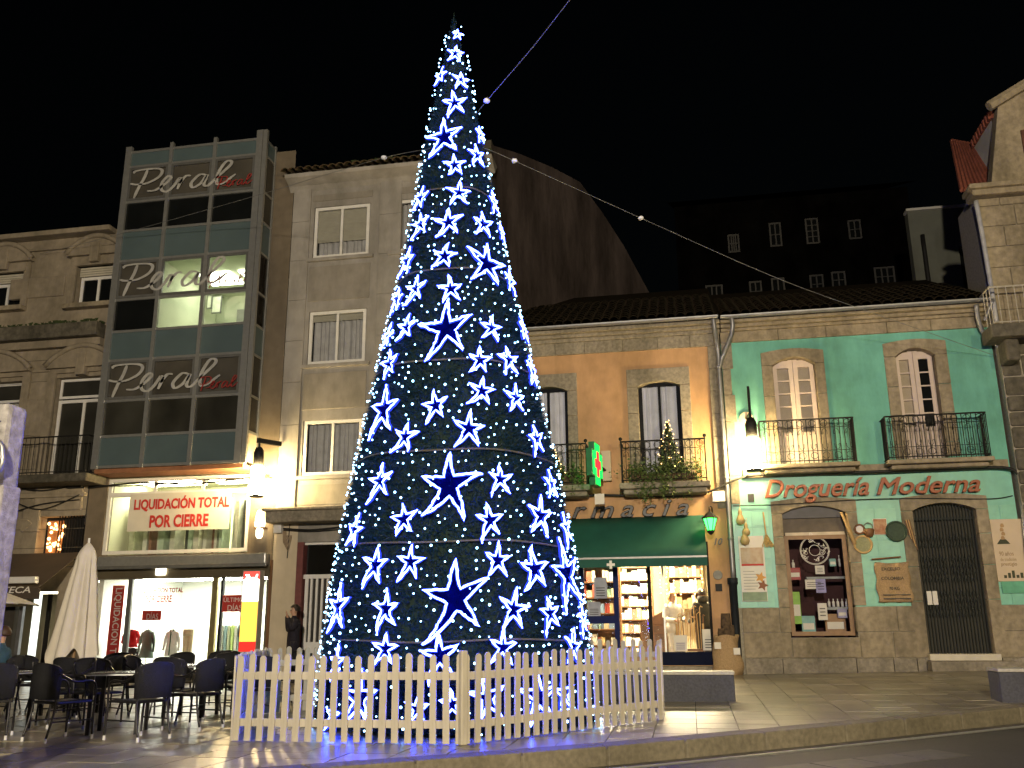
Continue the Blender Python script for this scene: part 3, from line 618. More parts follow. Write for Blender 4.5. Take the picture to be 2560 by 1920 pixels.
def pediment(x0, x1, z0, h):
    o = .28; pts = arc(x0-o, x1+o, z0, z0+h, 12)
    MB().prism([(x0-o, z0-.02)]+[(x1+o, z0-.02)]+[(x, z+.10) for x, z in reversed(pts)], WALL-.20, WALL+.05).build('pediment', stone_beige, A, bevel=.01)
    inner = arc(x0-o+.1, x1+o-.1, z0-.0, z0+h-.12, 12)
    MB().prism([(x0-o+.1, z0-.14), (x1+o-.1, z0-.14)]+[(x, z) for x, z in reversed(inner)], WALL-.08, WALL+.02).build('tympanum', stone_beige, A)
    MB().tube([(x, WALL-.2, z+.05) for x, z in pts], .075, 8).build('hood_mould', stone_beige, A, True)
    bx('keystone', stone_beige, A, (x0+x1)/2-.14, (x0+x1)/2+.14, WALL-.24, WALL, z0-.25, z0+h*.7, bevel=.02)
for q in (w2, w2b):
    pediment(q[0], q[1], q[3]+.30, .50)
    bx('blind_box', stone_beige, A, q[0]-.06, q[1]+.06, WALL-.1, WALL+.1, q[3]-.0, q[3]+.24)
    for k in range(4): bx('blind_slat', blind_m, A, q[0]+.04, q[1]-.04, WALL+.08, WALL+.1, q[3]-.07*(k+1), q[3]-.07*k-.012)
    bx('sill', granite_warm, A, q[0]-.2, q[1]+.2, WALL-.25, WALL+.1, q[2]-.14, q[2]-.0, bevel=.02)
    for s_ in (-1, 1): bx('architrave', stone_beige, A, (q[0]-.2 if s_ < 0 else q[1]), (q[0] if s_ < 0 else q[1]+.2), WALL-.07, WALL+.02, q[2], q[3]+.25)
    window_unit(A, q[0]+.05, q[1]-.05, q[2]+.02, q[3]-.28, WALL+.15, white_paint, .09, 2, 1, dark_glass)
for q in (d1, d1b):
    pediment(q[0], q[1], q[3]+.25, .55)
    for s_ in (-1, 1): bx('architrave', stone_beige, A, (q[0]-.24 if s_ < 0 else q[1]), (q[0] if s_ < 0 else q[1]+.24), WALL-.07, WALL+.02, abal, q[3]+.2)
    window_unit(A, q[0]+.03, q[1]-.03, q[3]-.58, q[3]-.02, WALL+.15, white_paint, .07, 1, 1, dark_glass2)
    window_unit(A, q[0]+.03, q[1]-.03, abal, q[3]-.62, WALL+.15, white_paint, .09, 2, 1, dark_glass2)
    a0, a1 = q[0]-.75, q[1]+.1
    bx('balcony_slab', granite_dark, A, a0-.1, a1+.1, WALL-.85, WALL, abal-.22, abal, bevel=.03)
    railing(A, a0, a1, abal, abal+1.0, WALL-.78, WALL, iron, .13)
# bands, panels and cornice
cz = F(0, 855)[1]
for za, zb, pr, m_ in ((cz-.12, cz+.28, .42, granite_dark), (cz-.34, cz-.12, .2, stone_beige), (cz-1.0, cz-.92, .06, stone_beige), (abal-.5, abal-.38, .1, stone_beige), (atop-.5, atop-.42, .1, stone_beige), (atop-.15, atop, .35, stone_beige)):
    bx('string_course', m_, A, ax0, ax1-.02, WALL-pr, WALL+.02, za, zb, bevel=.02)
mb = MB()
for k in range(500):
    x = random.uniform(ax0+1.5, ax1); y = WALL-random.random()*.4; s = random.uniform(.03, .09); a = random.random()*6; z = cz+.27
    mb.add([(x, y, z), (x+s*math.cos(a), y+s*math.sin(a), z+s), (x-s*math.sin(a), y, z+s*1.4)], [(0, 1, 2)])
mb.build('moss', moss_m, A, kind='stuff')
for (a, b) in (((88, 1000), (122, 1090)), ((50, 1000), (84, 1090)), ((30, 700), (160, 740)), ((60, 1270), (96, 1330)), ((150, 1210), (205, 1275)), ((92, 1215), (146, 1275))):
    q = rect(a, b); block(A, q[0], q[1], q[2], q[3], WALL, stone_beige, 'wall_panel', .1, .003, .03, .05)
for z in np.arange(abal+.3, cz-.5, .62): bx('joint_line', granite_dark, A, ax0, d1[0]-.3, WALL-.004, WALL+.01, z, z+.015)
for z in np.arange(2.9, abal-.5, .5): bx('joint_line', granite_dark, A, ax0, ax1, WALL-.004, WALL+.01, z, z+.015)
# crest ornament
q = rect((42, 1300), (80, 1330)); MB().prism([((q[0]+q[1])/2-.0, q[2]), (q[1], q[3]-.1), ((q[0]+q[1])/2+.1, q[3]), ((q[0]+q[1])/2-.1, q[3]), (q[0], q[3]-.1)], WALL-.06, WALL).build('carved_crest', stone_beige, A, bevel=.01)
for k, (a, b, c) in enumerate(((1215, 1228, 1212), (1250, 1275, 1238), (1285, 1262, 1250))):
    cable(A, [(*[F(30, a)[0]], WALL-.1, F(30, a)[1]), (F(110, b)[0], WALL-.12, F(110, b)[1]), (F(205, c)[0], WALL-.1, F(205, c)[1])], .016)
bx('cable_box', iron, A, F(175, 1215)[0], F(212, 1215)[0], WALL-.16, WALL-.02, F(190, 1222)[1], F(190, 1210)[1])
# barred mezzanine opening with warm glow inside
bar = MB().box(-.011, .011, -.011, .011, mo[2], mo[3]).mesh('window_bar', iron)
for k in range(9): inst('window_bar', bar, A, (mo[0]+.62+k*.085, WALL+.03, 0))
q = rect((118, 1302), (150, 1390), WALL+.25)
gl = thing('lit_window_ornament', 'bright warm glowing ornament behind barred window above bar awning', 'ornament')
for k in range(26):
    MB().ball((q[0]+random.random()*(q[1]-q[0]), WALL+.28+random.random()*.05, q[2]+.1+random.random()*(q[3]-q[2]-.15)), random.uniform(.02, .055), 6, 4).build('glow_bulb', emit('warm_bulb', (1, .55, .22), 7), gl)
bx('backing', pm('orange_paper', (.5, .22, .08), .8), gl, q[0], q[1]-.02, WALL+.33, WALL+.345, q[2], q[3])
# brown awning and bar front
za, zb = F(0, 1386)[1], F(0, 1470, 20.4)[1]
awn = MB(); awn.add([(ax0, WALL-.02, za), (ax1+.05, WALL-.02, za), (ax1+.05, 20.45, zb), (ax0, 20.45, zb), (ax0, WALL-.02, za-.02), (ax1+.05, WALL-.02, za-.02), (ax1+.05, 20.45, zb-.02), (ax0, 20.45, zb-.02)],
    [(0, 1, 2, 3), (7, 6, 5, 4), (3, 2, 6, 7), (1, 5, 6, 2), (0, 3, 7, 4)]).build('awning', pm('awning_brown', (.075, .055, .04), .85, .12, 2, .08), A)
bx('awning_valance', pm('awning_brown', (.1, .07, .05), .9), A, ax0, F(98, 1470, 20.4)[0], 20.43, 20.45, zb-.28, zb-.02)
cs = rect((-80, 1447), (94, 1458), 20.3); bx('awning_roller', white_paint, A, cs[0], cs[1], 20.2, 20.34, cs[2], cs[3]+.02, bevel=.02)
q = rect((6, 1467), (74, 1482), 20.38); text('teca', white_print, A, q[0], q[1], q[2], q[3], 20.40, name='bar_lettering')
bz = F(90, 1480)[1]
rmb = room(A, ax0+.5, -16.05, WALL+.36, WALL+3, bfl, bz+.1, pm('bar_wall', (.30, .27, .20), .9, .1, 2), emit('bar_tube', (1, .9, .6), 5), ((.62, .92),), 'bar_interior')
q = rect((81, 1483), (97, 1670)); bx('door_light_panel', emit('bar_panel', (.95, 1, .9), 1.6), A, q[0], q[0]+.16, WALL+.1, WALL+.2, bfl, q[3])
xx = F(60, 1500)[0]
bx('bar_pillar', pm('bar_dark', (.05, .043, .034), .8), A, ax0, xx-.15, WALL-.1, WALL+.3, bfl-.1, bz+.1); bx('bar_pipe', zinc, A, xx-.02, xx+.08, WALL-.1, WALL+.0, bfl, bz)
q = rect((8, 1488), (60, 1515), WALL-.12); bx('menu_board', pm('menu_grey', (.35, .33, .30), .7), A, q[0], q[1], WALL-.14, WALL-.105, q[2], q[3])
bx('bar_door_frame', iron, A, F(116, 1500)[0], F(124, 1500)[0], WALL+.05, WALL+.12, bfl, bz-.05)
for k in range(5):
    bx('bar_shelf_bottle_row', pm('bottles_%d' % k, ((.2, .1, .03), (.5, .25, .1), (.1, .15, .08), (.4, .35, .2), (.25, .05, .03))[k], .3), A, F(98+k*10, 1550)[0], F(105+k*10, 1550)[0], WALL+1.2, WALL+1.3, bfl+1.1, bfl+1.3+.25*random.random())
# ------------------------------------------------------------------ orange pharmacy house
D = thing('pharmacy_house', 'two-storey orange pharmacy house with stone trim and dark green awning', 'building')
dx0, dx1 = -4.6, 1.06; eave = F(1560, 820)[1]; fr0 = F(1550, 880)[1]; dfl = gz(-1, 22)
p2 = rect((1594, 955), (1712, 1195)); sp = 3.02
p1 = (F(1420, 1060)[0]-(p2[1]-p2[0]), F(1420, 1060)[0], p2[2], p2[3])
balz = F(1660, 1206)[1]
shx0, shx1 = F(1330, 1500)[0], F(1778, 1500)[0]; shz0 = F(1700, 1630)[1]; shz1 = F(1600, 1412)[1]+.5
dh = [(p2[0]-.03, p2[1]+.03, balz, p2[3]+.03), (p1[0]-.03, p1[1]+.03, balz, p1[3]+.03), (shx0-.9, shx1, dfl+.42, shz1)]
wm = MB(); wall_faces(wm, dx0, dx1, dfl-.3, fr0, WALL, dh, .35); wm.build('facade', plaster_orange, D)
for q in (p1, p2):
    surround(D, q[0]-.27, q[1]+.25, q[0], q[1], balz, q[3]-.13, q[3]-.0, q[3]+.32, WALL-.03, granite, (.12, .42, .72), .36)
    fm = pm('dark_window_wood', (.008, .009, .013), .7, spec=.1)
    u = window_unit(D, q[0]+.01, q[1]-.01, balz, q[3]-.01, WALL+.18, fm, .08, 2, 1, glass('window_glass', (.94, .95, .96), 1.0), .07, 'french_window')
    curtain(u, q[0]+.06, q[1]-.06, balz+.02, q[3]-.05, WALL+.27, pm('curtain_white', (.78, .77, .84), .9, .08, 4), .03, 6)
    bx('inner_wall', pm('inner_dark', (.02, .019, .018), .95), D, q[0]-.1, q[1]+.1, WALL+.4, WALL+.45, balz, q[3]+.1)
# frieze blocks, cornice mouldings, gutter, tiles
x = dx0
while x < dx1-.01:
    n = min(dx1, x+random.uniform(.7, 1.1)); n = dx1 if dx1-n < .3 else n
    block(D, x, n, fr0, fr0+(eave-fr0)*.5, WALL, granite, 'frieze_stone', .3, .003, .006, .05); x = n
for k, (a, b, p_) in enumerate(((.5, .66, .10), (.66, .80, .18), (.80, .97, .30))):
    bx('cornice_moulding', granite, D, dx0, dx1+.02, WALL-p_, WALL+.1, fr0+(eave-fr0)*a, fr0+(eave-fr0)*b-.002, bevel=.015)
def gutter_run(parent, x0, x1, y, z):
    m = MB(); n = 8; prof = [(.07*math.cos(math.pi+math.pi*i/n), .07*math.sin(math.pi+math.pi*i/n)) for i in range(n+1)]
    m.add([(x, y+a, z+b) for x in (x0, x1) for a, b in prof], [(i, i+1, n+2+i, n+1+i) for i in range(n)]); o = m.build('roof_gutter', zinc, parent, True)
    for x in np.arange(x0+.4, x1, .9): MB().tube([(x, y+a*1.1, z+b*1.1) for a, b in prof], .008, 4).build('gutter_bracket', zinc, o)
    return o
gutter_run(D, dx0+.02, dx1-.02, WALL-.42, eave+.02)
rf = MB().quad((dx0, WALL-.4, eave+.02), (dx1, WALL-.4, eave+.02), (dx1, WALL+5, eave+2.75), (dx0, WALL+5, eave+2.75)).build('roof', roof_tile, D)
tile_roof(rf, dx0+.05, dx1-.02, WALL-.46, eave+.06, R(26.5), 11, roof_tile)
# quoins between the two houses, painted pilaster and downpipe
for k, z in enumerate(np.linspace(dfl+3.7, fr0, 8)[:-1]):
    h = (fr0-dfl-3.7)/7; wq = .22 if k % 2 else .10
    block(D, dx1-.30, dx1-.002, z, z+h, WALL, granite, 'quoin', .25, .003, .008, .045)
def downpipe(parent, pts, r=.055, mat=None, name='downpipe'):
    o = MB().tube(smooth_line(pts, 5), r, 10).build(name, mat or zinc, parent, True)
    return o
xp = F(1800, 1000)[0]
dp = downpipe(D, [(xp-.05, WALL-.4, eave-.05), (xp-.03, WALL-.36, eave-.3), (xp+.02, WALL-.13, eave-.75), (xp+.02, WALL-.12, eave-1.5), (xp+.02, WALL-.12, 5), (xp+.02, WALL-.12, dfl+1.9)])
for z in (3.2, 4.6, 6, 7.3): MB().lathe([(.068, -.03), (.075, 0), (.068, .03)], 12, (xp+.02, WALL-.12, z)).build('pipe_clamp', zinc, dp)
xq = F(1838, 1560)[0]; MB().lathe([(.10, 0), (.10, .1), (.085, .12), (.085, 1.95), (.115, 1.97), (.115, 2.1)], 12, (xq, WALL-.16, dfl)).build('cast_iron_pipe', pm('iron_blue', (.012, .015, .02), .6, .2, 8, spec=.2), D, True)
# balconies
def slab_balcony(parent, x0, x1, z, yf, rail_h, mat, ornate=True):
    bx('balcony_slab', granite, parent, x0-.06, x1+.08, yf-.05, WALL-.02, z-.14, z, bevel=.025); bx('balcony_moulding', granite, parent, x0+.02, x1, yf+.06, WALL-.02, z-.26, z-.142, bevel=.04)
    return railing(parent, x0, x1, z, z+rail_h, yf, WALL-.02, mat, .11, ornate)
b2 = rect((1551, 1105), (1768, 1200), 21.35); Lb = b2[1]-b2[0]
b1x1 = F(1464, 1115, 21.35)[0]
zb2 = F(1660, 1204, 21.35)[1]
slab_balcony(D, b2[0], b2[1], zb2, 21.35, b2[3]-zb2, iron); slab_balcony(D, b1x1-Lb, b1x1, zb2, 21.35, b2[3]-zb2, iron)
fin = MB().ball((0, 0, .05), .045, 8, 6).tube([(0, 0, -.02), (0, 0, .06)], .012, 6).mesh('finial', iron)
for x in (b2[0], b2[1], b1x1): inst('finial', fin, D, (x, 21.35, b2[3]+.02))
# painted fascia and letters
sg0, sg1 = F(1600, 1294)[1], F(1600, 1250)[1]
bx('sign_fascia', plaster_orange, D, dx0+.1, shx1+.02, WALL-.06, WALL-.002, sg0, sg1)
letters_m = pm('sign_letters', (.014, .011, .012), .4, .2, 6)
q = rect((1420, 1262), (1724, 1286), WALL-.1); wl_ = (q[1]-q[0])*8/6.1
letters('farm', letters_m, D, q[1]-wl_, q[1], q[2]-.03, q[3]+.07, WALL-.062, .09, 'sign_letter')
ac = rect((1503, 1128), (1529, 1202), WALL-.15); bx('wall_cabinet', plaster_cream, D, ac[0], ac[1], WALL-.2, WALL-.002, ac[2], ac[3], bevel=.01)
cable(D, [(F(1400, 1252)[0], WALL-.1, F(1400, 1252)[1]), (F(1480, 1240)[0], WALL-.12, F(1480, 1240)[1]), (F(1580, 1241)[0], WALL-.12, F(1580, 1241)[1]), (F(1690, 1242)[0], WALL-.12, F(1690, 1242)[1]), (F(1770, 1232)[0], WALL-.14, F(1770, 1232)[1]), (F(1830, 1205)[0], WALL-.16, F(1830, 1205)[1]), (F(1866, 1193)[0], WALL-.14, F(1866, 1193)[1])], .03)
eb = rect((1780, 1229), (1813, 1254), WALL-.15); bx('meter_box', white_paint, D, eb[0], eb[1], WALL-.18, WALL-.002, eb[2], eb[3], bevel=.01)
# green awning with valance and cross
ya = 20.95; at = F(1600, 1292)[1]; ab = F(1600, 1394, ya)[1]; av = F(1600, 1417, ya)[1]; ax_1 = F(1768, 1395, ya)[0]; ax_0 = dx0+.2
gm = pm('awning_green', (.009, .08, .058), .75, .1, 3, .06)
n = 14; mb = MB(); mb.v = [(ax_0+(ax_1-ax_0)*i/n, WALL-.05+(ya-WALL+.05)*j/4, at+(ab-at)*(j/4)-.03*math.sin(math.pi*j/4)) for j in range(5) for i in range(n+1)]
mb.f = [(j*(n+1)+i, (j+1)*(n+1)+i, (j+1)*(n+1)+i+1, j*(n+1)+i+1) for j in range(4) for i in range(n)]
awg = mb.build('awning', gm, D, True); sd = awg.modifiers.new('thick', 'SOLIDIFY'); sd.thickness = .012
bx('awning_valance', gm, D, ax_0, ax_1, ya-.012, ya, av, ab-.02); bx('awning_bar', alum_dark, D, ax_0, ax_1, ya-.03, ya+.02, ab-.02, ab+.02)
for x in (ax_0+.05, ax_1-.03): MB().tube([(x, WALL-.05, at-.75), (x, ya, ab)], .018, 6).build('awning_arm', alum_dark, D)
cq = rect((1516, 1394), (1537, 1416), ya-.03); cw = cq[1]-cq[0]; ch = cw
MB().box(cq[0]+cw*.34, cq[0]+cw*.66, ya-.02, ya-.014, cq[2]-.05, cq[2]-.05+ch).box(cq[0], cq[0]+cw*.34, ya-.02, ya-.014, cq[2]-.05+ch*.34, cq[2]-.05+ch*.66).box(cq[0]+cw*.66, cq[1], ya-.02, ya-.014, cq[2]-.05+ch*.34, cq[2]-.05+ch*.66).build('awning_cross', white_print, D)
# shop front
blue_f = pm('shopfront_blue', (.010, .017, .09), .6, .1, 5, spec=.1); dkf = pm('shopfront_dark', (.014, .012, .011), .6, spec=.1)
s0 = shx0-.9
bx('shop_plinth', pm('plinth_navy', (.006, .009, .028), .7, spec=.08), D, F(1640, 1640)[0], shx1, WALL-.02, WALL+.2, F(1700, 1663)[1], shz0); bx('door_step', granite, D, s0, shx1+.1, WALL-.35, WALL+.3, dfl-.12, F(1700, 1665)[1], bevel=.015)
xs = [F(1455, 1500)[0], F(1540, 1500)[0], F(1624, 1500)[0], F(1788, 1560)[0]]
for x, m_, wv in ((xs[0], blue_f, .05), (xs[1], blue_f, .055), (xs[2], dkf, .04), (shx1-.03, dkf, .03), (xs[2]+.32, alum, .02)): bx('shopfront_post', m_, D, x-wv, x+wv, WALL+.02, WALL+.12, dfl+.2, shz1)
rz = F(1500, 1550)[1]; bx('door_rail', blue_f, D, xs[0]+.05, xs[1]-.055, WALL+.03, WALL+.10, rz-.08, rz+.09); bx('door_foot', blue_f, D, xs[0]+.05, xs[1]-.055, WALL+.03, WALL+.10, dfl+.2, dfl+.45)
for a, b in ((s0, xs[0]-.05), (xs[0]+.05, xs[1]-.055), (xs[1]+.055, xs[2]-.04), (xs[2]+.04, shx1-.06)): bx('pane', clear, D, a, b, WALL+.06, WALL+.064, dfl+.3, shz1)
pr = room(D, s0-.1, shx1+.15, WALL+.36, WALL+4.2, dfl+.15, shz1+.4, pm('pharmacy_wall', (.62, .52, .36), .9, .1, 2), emit('pharmacy_lamp', (1, .83, .5), 130), ((.05, .3), (.38, .62), (.7, .95)), 'pharmacy_interior')
txn = rect((1785, 1345), (1805, 1362), WALL-.05); text('ten', letters_m, D, txn[0], txn[1]+.02, txn[2], txn[3], WALL-.004, .03, 'house_number')
q = rect((1788, 1460), (1806, 1478)); bx('intercom', iron, D, q[0], q[1], WALL-.04, WALL-.002, q[2], q[3]); MB().lathe([(.11, 0), (.1, .02)], 16, (0, 0, 0)).build('wall_plaque', pm('plaque_grey', (.2, .19, .17), .6), D).matrix_world = Matrix.Translation((q[0]+.07, WALL-.002, q[3]+.2)) @ Matrix.Rotation(R(90), 4, 'X')
# pharmacy stock
attr_box = attr_mat('product_print', .5)
def shelf_unit(label, x0, x1, y, z0, z1, n, pal, seed, depth=.32, gap=0.):
    r2 = random.Random(seed); t = thing('shelf_unit', label, 'shelf', ((x0+x1)/2, y, z0)); cx = (x0+x1)/2
    fr = MB().box(x0-cx, x0-cx+.04, 0, depth, 0, z1-z0).box(x1-cx-.04, x1-cx, 0, depth, 0, z1-z0).box(x0-cx+.04, x1-cx-.04, depth-.02, depth, 0, z1-z0)
    fr.build('carcass', wood_brown, t)
    mb = MB(); cols = []
    for j in range(n):
        zz = (z1-z0)*j/n; MB().box(x0-cx+.04, x1-cx-.04, .0, depth-.02, zz, zz+.025).build('shelf_board', wood_brown, t)
        xq = x0-cx+.06
        while xq < x1-cx-.1:
            ww = r2.uniform(.05, .16); hh = (z1-z0)/n*r2.uniform(.45, .85)
            if r2.random() > gap:
                mb.box(xq, min(xq+ww, x1-cx-.05), r2.uniform(.01, .06), depth-.05, zz+.027, zz+.027+hh); cols.append(r2.choice(pal))
            xq += ww+.012
    o = mb.build('product_boxes', attr_box, t, kind='stuff'); me = o.data
    ca = me.color_attributes.new('Col', 'FLOAT_COLOR', 'CORNER'); k = 0
    data = np.zeros((len(me.loops), 4), dtype=np.float32)
    for i, p in enumerate(me.polygons): data[p.loop_start:p.loop_start+p.loop_total] = (*cols[i//6], 1)
    ca.data.foreach_set('color', data.ravel()); return t
PAL = [(.75, .72, .62), (.8, .78, .7), (.7, .62, .4), (.5, .12, .08), (.25, .4, .3), (.75, .7, .5), (.8, .75, .66), (.2, .3, .45), (.65, .45, .2)]
shelf_unit('tall wooden shelf packed with pale medicine boxes in pharmacy back', xs[1]-.9, xs[2]-.05, WALL+3.6, dfl+.2, shz1, 8, PAL, 1)
shelf_unit('wooden pharmacy shelf with dark jars at the right window', xs[2]+.35, shx1-.1, WALL+3.5, dfl+1.5, shz1+.2, 4, [(.25, .14, .06), (.5, .4, .22), (.15, .1, .05), (.7, .62, .45)], 2)
shelf_unit('wooden shelf of coloured packets behind the pharmacy door', xs[0]-.5, xs[1]-.05, WALL+2.2, dfl+.2, shz1, 7, PAL[2:]+[(.55, .1, .07), (.6, .3, .4)], 3, gap=.15)
ct = thing('shop_counter', 'brown wooden counter with sloping top inside the pharmacy', 'counter', (xs[1]+.75, WALL+1.6, dfl+.15))
MB().box(-.3, .35, 0, .9, 0, .95).build('counter_body', wood_brown, ct, bevel=.01); MB().prism([(-.4, .95), (.45, .95), (.45, 1.3), (.38, 1.32)], -.05, .95).build('counter_top', wood_brown, ct)
dr = MB().box(-.11, .11, -.012, 0, 0, .15).mesh('drawer', pm('drawer_wood', (.10, .05, .02), .5)); knob = MB().ball((0, -.02, .075), .016, 6, 4).mesh('drawer_knob', alum)
for i in range(2):
    for j in range(5): d_ = inst('drawer', dr, ct, (-.14+i*.28, 0, .08+j*.17)); inst('drawer_knob', knob, d_)
st = thing('umbrella_stand', 'rack of canes and sticks standing in the pharmacy window', 'stand', (xs[2]+.85, WALL+.45, shz0))
MB().box(-.3, .35, 0, .25, 0, .06).build('tray', wood_brown, st)
for k in range(13):
    x = -.26+k*.048; h = random.uniform(.75, 1.0); MB().tube([(x, .1+.05*math.sin(k), .05), (x+random.uniform(-.03, .03), .12, h), (x+.03, .12, h+.05), (x+.07, .12, h+.02)], .011, 5).build('cane', wood_pale if k % 3 else wood_brown, st)
for k, (x, h) in enumerate(((-.28, .62), (.33, .62))): MB().box(x-.02, x+.02, .02, .06, 0, h).build('rack_post', wood_pale, st)
for lab, a, b in (('grey notice pasted on pharmacy door upper half', (1484, 1444), (1518, 1496)), ('grey notice pasted low on the pharmacy door pane', (1469, 1505), (1502, 1541)), ('white notice with purple print low in pharmacy window', (1684, 1588), (1719, 1628)), ('white price sheet in right corner of pharmacy window', (1755, 1573), (1787, 1626))):
    q = rect(a, b, WALL+.05); nt_ = sign('window_notice', lab, q[0], q[1], q[2], q[3], WALL+.055, pm('notice_blue', (.32, .34, .42), .7) if 'grey' in lab else paper, 'notice', .004)
    for k in range(4): bx('print_line', pm('print_purple', (.12, .09, .25), .6) if 'purple' in lab else black_print, nt_, q[0]+.05, q[1]-.05, WALL+.048, WALL+.05, q[2]+(q[3]-q[2])*(.12+.12*k), q[2]+(q[3]-q[2])*(.16+.12*k))
# fairy lights in the pharmacy window
fl = thing('fairy_lights', 'string of warm fairy lights hanging inside pharmacy window', 'lights', (0, 0, 0)); fb = MB().ball((0, 0, 0), .014, 6, 4).mesh('fairy_bulb', emit('fairy', (1, .78, .42), 9))
for c_ in range(9):
    x = xs[2]+.25+c_*.16
    MB().tube([(x, WALL+.2, shz1), (x, WALL+.2, shz1-.9)], .003, 3).build('fairy_wire', cable_m, fl)
    for k in range(6): inst('fairy_bulb', fb, fl, (x+random.uniform(-.02, .02), WALL+.19, shz1-.55-k*.11-random.random()*.1))
# ------------------------------------------------------------------ green-painted drugstore house
H = thing('drugstore_house', 'two-storey green-painted house with stone base and iron balconies', 'building')
hx0, hx1 = dx1+.02, F(2500, 1000)[0]; hfr = F(2150, 838)[1]; heave = eave-.02; hfl = gz(4, 22)
e1 = rect((1931, 912), (2060, 1152)); e2 = rect((2238, 890), (2368, 1135)); ebz = F(2150, 1152)[1]
sw = rect((1955, 1283), (2143, 1590)); gt = rect((2281, 1275), (2488, 1634)); gbot = F(2400, 1634)[1]
ngr = F(2100, 1517)[1]
hh = [(e1[0]-.03, e1[1]+.03, ebz, e1[3]+.22), (e2[0]-.03, e2[1]+.03, ebz, e2[3]+.2), (sw[0]-.03, sw[1]+.03, sw[2]-.03, sw[3]+.18), (gt[0]-.03, gt[1]+.03, gbot-.03, gt[3]+.17)]
bandz = F(2150, 1180)[1]
wm = MB(); wall_faces(wm, hx0, hx1, bandz, hfr, WALL, [h for h in hh[:2]], .35); wm.build('facade', plaster_green, H)
wm = MB(); wall_faces(wm, hx0, hx1, ngr, bandz, WALL, [(h[0], h[1], ngr, h[3]) for h in hh[2:]], .02, 't'); wm.build('shop_wall', tile_green, H)
wm = MB(); wall_faces(wm, hx0, hx1, hfl-.3, ngr, WALL, [(h[0], h[1], h[2], ngr) for h in hh[2:]], .36, 'b'); wm.build('base_bedding', mortar, H)
def tilt_surround(q, zs, zr, top, wl, wr, cuts, z0): surround(H, q[0]-wl, q[1]+wr, q[0], q[1], z0, zs, zr, top, WALL-.035, granite_warm, cuts, .38, .08)
tilt_surround(e1, e1[3]-.02, e1[3]+.17, F(2000, 878)[1], .26, .22, (.1, .38, .68), ebz); tilt_surround(e2, e2[3]-.02, e2[3]+.17, F(2300, 855)[1], .26, .28, (.14, .42, .7), ebz)
tilt_surround(sw, sw[3]-.02, sw[3]+.15, F(2020, 1252)[1], .24, .26, (.2, .45, .75), ngr); tilt_surround(gt, gt[3]-.02, gt[3]+.14, F(2370, 1242)[1], .26, .26, (.36, .6, .82), gbot)
for i, q in enumerate((e1, e2)):
    x0, x1 = q[0]+.01, q[1]-.01; xm = (x0+x1)/2; zt = q[3]+.15
    for k, (a, b) in enumerate(((x0, xm-.005), (xm+.005, x1))):
        lf = MB(); z0 = ebz+.02
        lf.box(a, a+.10, WALL+.2, WALL+.26, z0, zt-(.1 if k == 0 else 0)).box(b-.10, b, WALL+.2, WALL+.26, z0, zt-(.1 if k else 0)).box(a+.1, b-.1, WALL+.2, WALL+.26, z0, z0+.75).box(a+.1, b-.1, WALL+.2, WALL+.26, zt-.2, zt-.02)
        d_ = lf.build('door_leaf', wood_pink, H)
        for j in range(5):
            za = z0+.75+(zt-.2-z0-.75)*j/5; zb_ = z0+.75+(zt-.2-z0-.75)*(j+1)/5
            if j: bx('glazing_bar', wood_pink, d_, a+.1, b-.1, WALL+.205, WALL+.25, za-.015, za+.015)
            bx('pane', dark_glass if (i == 1 and k == 1 and 1 <= j <= 4) else glass('window_glass', (.94, .95, .96), 1.0), d_, a+.1, b-.1, WALL+.225, WALL+.231, za+.015, zb_-.015)
        if not (i == 1 and k == 1): bx('inner_shutter', pm('shutter_tan', (.55, .44, .32), .8, .1, 4), d_, a+.08, b-.08, WALL+.27, WALL+.285, z0+.74, zt-.16)
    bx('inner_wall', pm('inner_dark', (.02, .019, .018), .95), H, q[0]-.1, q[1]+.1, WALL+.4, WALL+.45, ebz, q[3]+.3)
x = hx0
while x < hx1-.01:
    n = min(hx1, x+random.uniform(.9, 1.5)); n = hx1 if hx1-n < .4 else n
    block(H, x, n, hfr, hfr+(heave-hfr)*.5, WALL, granite_warm, 'frieze_stone', .3, .004, .008, .05); x = n
for a, b, p_ in ((.5, .64, .10), (.64, .80, .18), (.80, .97, .30)): bx('cornice_moulding', granite_warm, H, hx0+.022, hx1, WALL-p_, WALL+.1, hfr+(heave-hfr)*a, hfr+(heave-hfr)*b-.002, bevel=.015)
gutter_run(H, hx0+.02, hx1+.05, WALL-.42, heave+.02)
rh = MB().quad((hx0, WALL-.4, heave+.02), (hx1+.1, WALL-.4, heave+.02), (hx1+.1, WALL+5, heave+2.55), (hx0, WALL+5, heave+2.55)).build('roof', roof_tile, H)
tile_roof(rh, hx0+.03, hx1+.1, WALL-.46, heave+.05, R(25), 10, roof_tile)
for k, z in enumerate(np.linspace(hfl+3.7, hfr, 7)[:-1]): block(H, hx0+.002, hx0+.20+.06*(k % 2), z, z+(hfr-hfl-3.7)/6, WALL, granite, 'quoin', .25, .003, .008, .045)
dp = downpipe(H, [(hx0+.28, WALL-.4, heave), (hx0+.28, WALL-.36, heave-.35), (hx0+.05, WALL-.14, heave-.85), (hx0-.06, WALL-.13, heave-1.15)])
dp = downpipe(H, [(F(2430, 790)[0], WALL-.4, heave-.1), (F(2445, 815)[0], WALL-.2, F(2445, 830)[1]), (F(2505, 880)[0]-.05, WALL-.15, F(2505, 885)[1]), (F(2520, 1000)[0], WALL-.13, F(2520, 1000)[1]), (F(2545, 1200)[0], WALL-.13, F(2545, 1200)[1]), (F(2562, 1500)[0], WALL-.13, hfl)])
downpipe(H, [(F(2470, 770)[0], WALL-.4, heave-.02), (F(2450, 800)[0], WALL-.3, F(2450, 812)[1])], .045)
